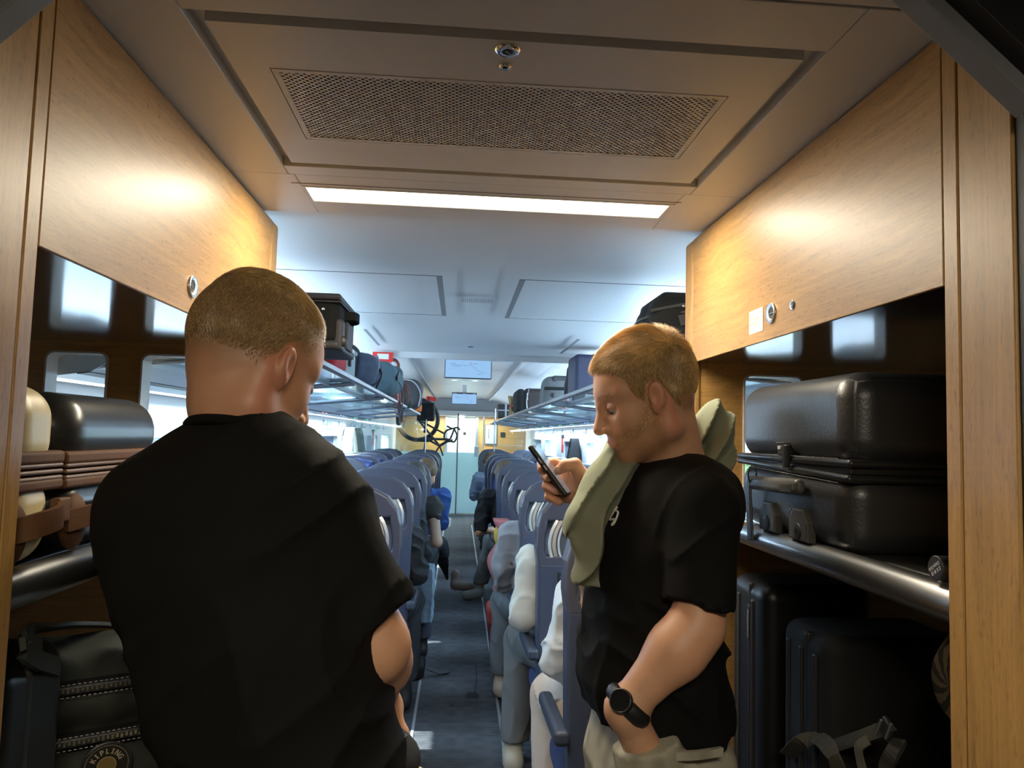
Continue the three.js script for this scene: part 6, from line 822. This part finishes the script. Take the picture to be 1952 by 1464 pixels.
passenger('dark clothed passenger with a light blue jacket in the fourth left row', seatAt(-1, 3), { aisle: 1, lean: 0.03, shirt: [0.02, 0.024, 0.035], trousers: [0.035, 0.045, 0.07], sleeve: 1.7, elbow: [0.26, 0.76, -0.3], kneeA: [0.24, 0.56, -0.6], footA: [0.27, 0.09, -0.45], bow: 1.2, tall: -0.08, seed: 9 });
passenger('passenger in sleeveless top with bare arm on the armrest in the fifth left row', seatAt(-1, 4), { aisle: 1, lean: 0.14, shirt: [0.05, 0.05, 0.05], trousers: [0.04, 0.05, 0.06], sleeve: 0.15, elbow: [0.34, 0.72, -0.22], wrist: [0.22, 0.68, -0.42], hair: [0.06, 0.045, 0.035], skin: [0.6, 0.4, 0.3], long: true, kneeA: [0.26, 0.57, -0.6], footA: [0.24, 0.09, -0.55], seed: 6 });
passenger('passenger in bright blue shirt stretching one leg into the aisle, left side', [-0.545, 0.005, -(2.29 + 0.856 * 5.1)], { aisle: 1, lean: 0.20, shirt: [0.05, 0.13, 0.42], trousers: [0.012, 0.014, 0.022], sleeve: 1.3, elbow: [0.36, 0.76, -0.26], kneeA: [0.32, 0.50, -0.62], footA: [0.50, 0.13, -0.75], shoes: [0.22, 0.19, 0.17], shoeTurn: [0.15, 0.04], seed: 12 });
// clothing and bags by the aisle
{ const t = solo('draped_jacket', sdfMesh((x, y, z) => { const w = 0.06 + 0.05 * sstep(0, -0.35, y); return Math.max(Math.abs(x + 0.03 * Math.sin(y * 20)) - w * 0.5, Math.abs(z) - w, Math.abs(y + 0.2) - 0.22) * 0.7 - 0.012 + 0.016 * (Math.sin(z * 90 + y * 8) * 0.5); }, [-0.12, -0.48, -0.16], [0.12, 0.06, 0.16], 0.013), mat([0.46, 0.16, 0.16], 0.85), 'pink and coral jacket hanging beside the fourth right seat', 'jacket'); t.position.set(0.265, 0.98, -(2.29 + 0.856 * 3) - 0.1); const y = part('yellow_lining', sdfMesh((x, yy, z) => Math.hypot(x * 1.6, yy * 0.8, z) - 0.055, [-0.06, -0.1, -0.08], [0.06, 0.1, 0.08], 0.012), mat([0.6, 0.38, 0.05], 0.8), t); y.position.set(-0.035, -0.06, 0.02); }
{ const t = thing('red_bag_floor', 'red shoulder bag standing on the floor beside the fourth right seat', 'bag', [0.26, 0, -(2.29 + 0.856 * 3) - 0.35]); t.name = numbered('shoulder_bag'); part('body', rbox(0.14, 0.4, 0.24, 0.04, 0, 0.21, 0, 0, 0, 0.12), mat([0.22, 0.02, 0.02], 0.7), t); part('flap', rbox(0.15, 0.14, 0.25, 0.04, -0.01, 0.35, 0, 0, 0, 0.12), mat([0.42, 0.06, 0.04], 0.7), t); }
{ const t = thing('handbag', 'dark red handbag on the floor in front of the third right seat', 'bag', [0.27, 0, -(2.29 + 0.856 * 3) + 0.12]); part('body', rbox(0.12, 0.16, 0.2, 0.03, 0, 0.082, 0), mat([0.09, 0.012, 0.016], 0.5), t); part('handle', tube([V3(0, 0.15, 0.07), V3(-0.02, 0.24, 0.03), V3(-0.02, 0.24, -0.03), V3(0, 0.15, -0.07)], 0.009, 20, 8), mat([0.12, 0.02, 0.02], 0.5), t); }
{ const t = solo('light_blue_jacket', sdfMesh((x, y, z) => Math.max(Math.abs(x) - 0.05, Math.abs(y + 0.14) - 0.16, Math.abs(z) - 0.09) * 0.7 - 0.02 + 0.02 * (fbm(x * 20, y * 14, z * 20) - 0.3), [-0.12, -0.36, -0.16], [0.12, 0.06, 0.16], 0.013), mat([0.22, 0.33, 0.45], 0.85), 'light blue jacket hanging down by the fourth left seat', 'jacket'); t.position.set(-0.27, 0.62, -(2.29 + 0.856 * 3) - 0.35); }
{ const t = thing('shoulder_strap_bag', 'black strap bag lying on the floor at the left aisle strip', 'bag', [-0.27, 0, -(2.29 + 0.856 * 3) - 0.1]); part('body', rbox(0.16, 0.1, 0.24, 0.035, -0.04, 0.052, 0), M.bagBlack, t); part('strap', strap([V3(0.04, 0.06, 0.05), V3(0.1, 0.03, 0.03), V3(0.14, 0.008, 0.0), V3(0.2, 0.006, -0.04)], V3(0, 0.3, 1), 0.025, 0.003), M.bagBlack, t); }
renderer.render(scene, camera);
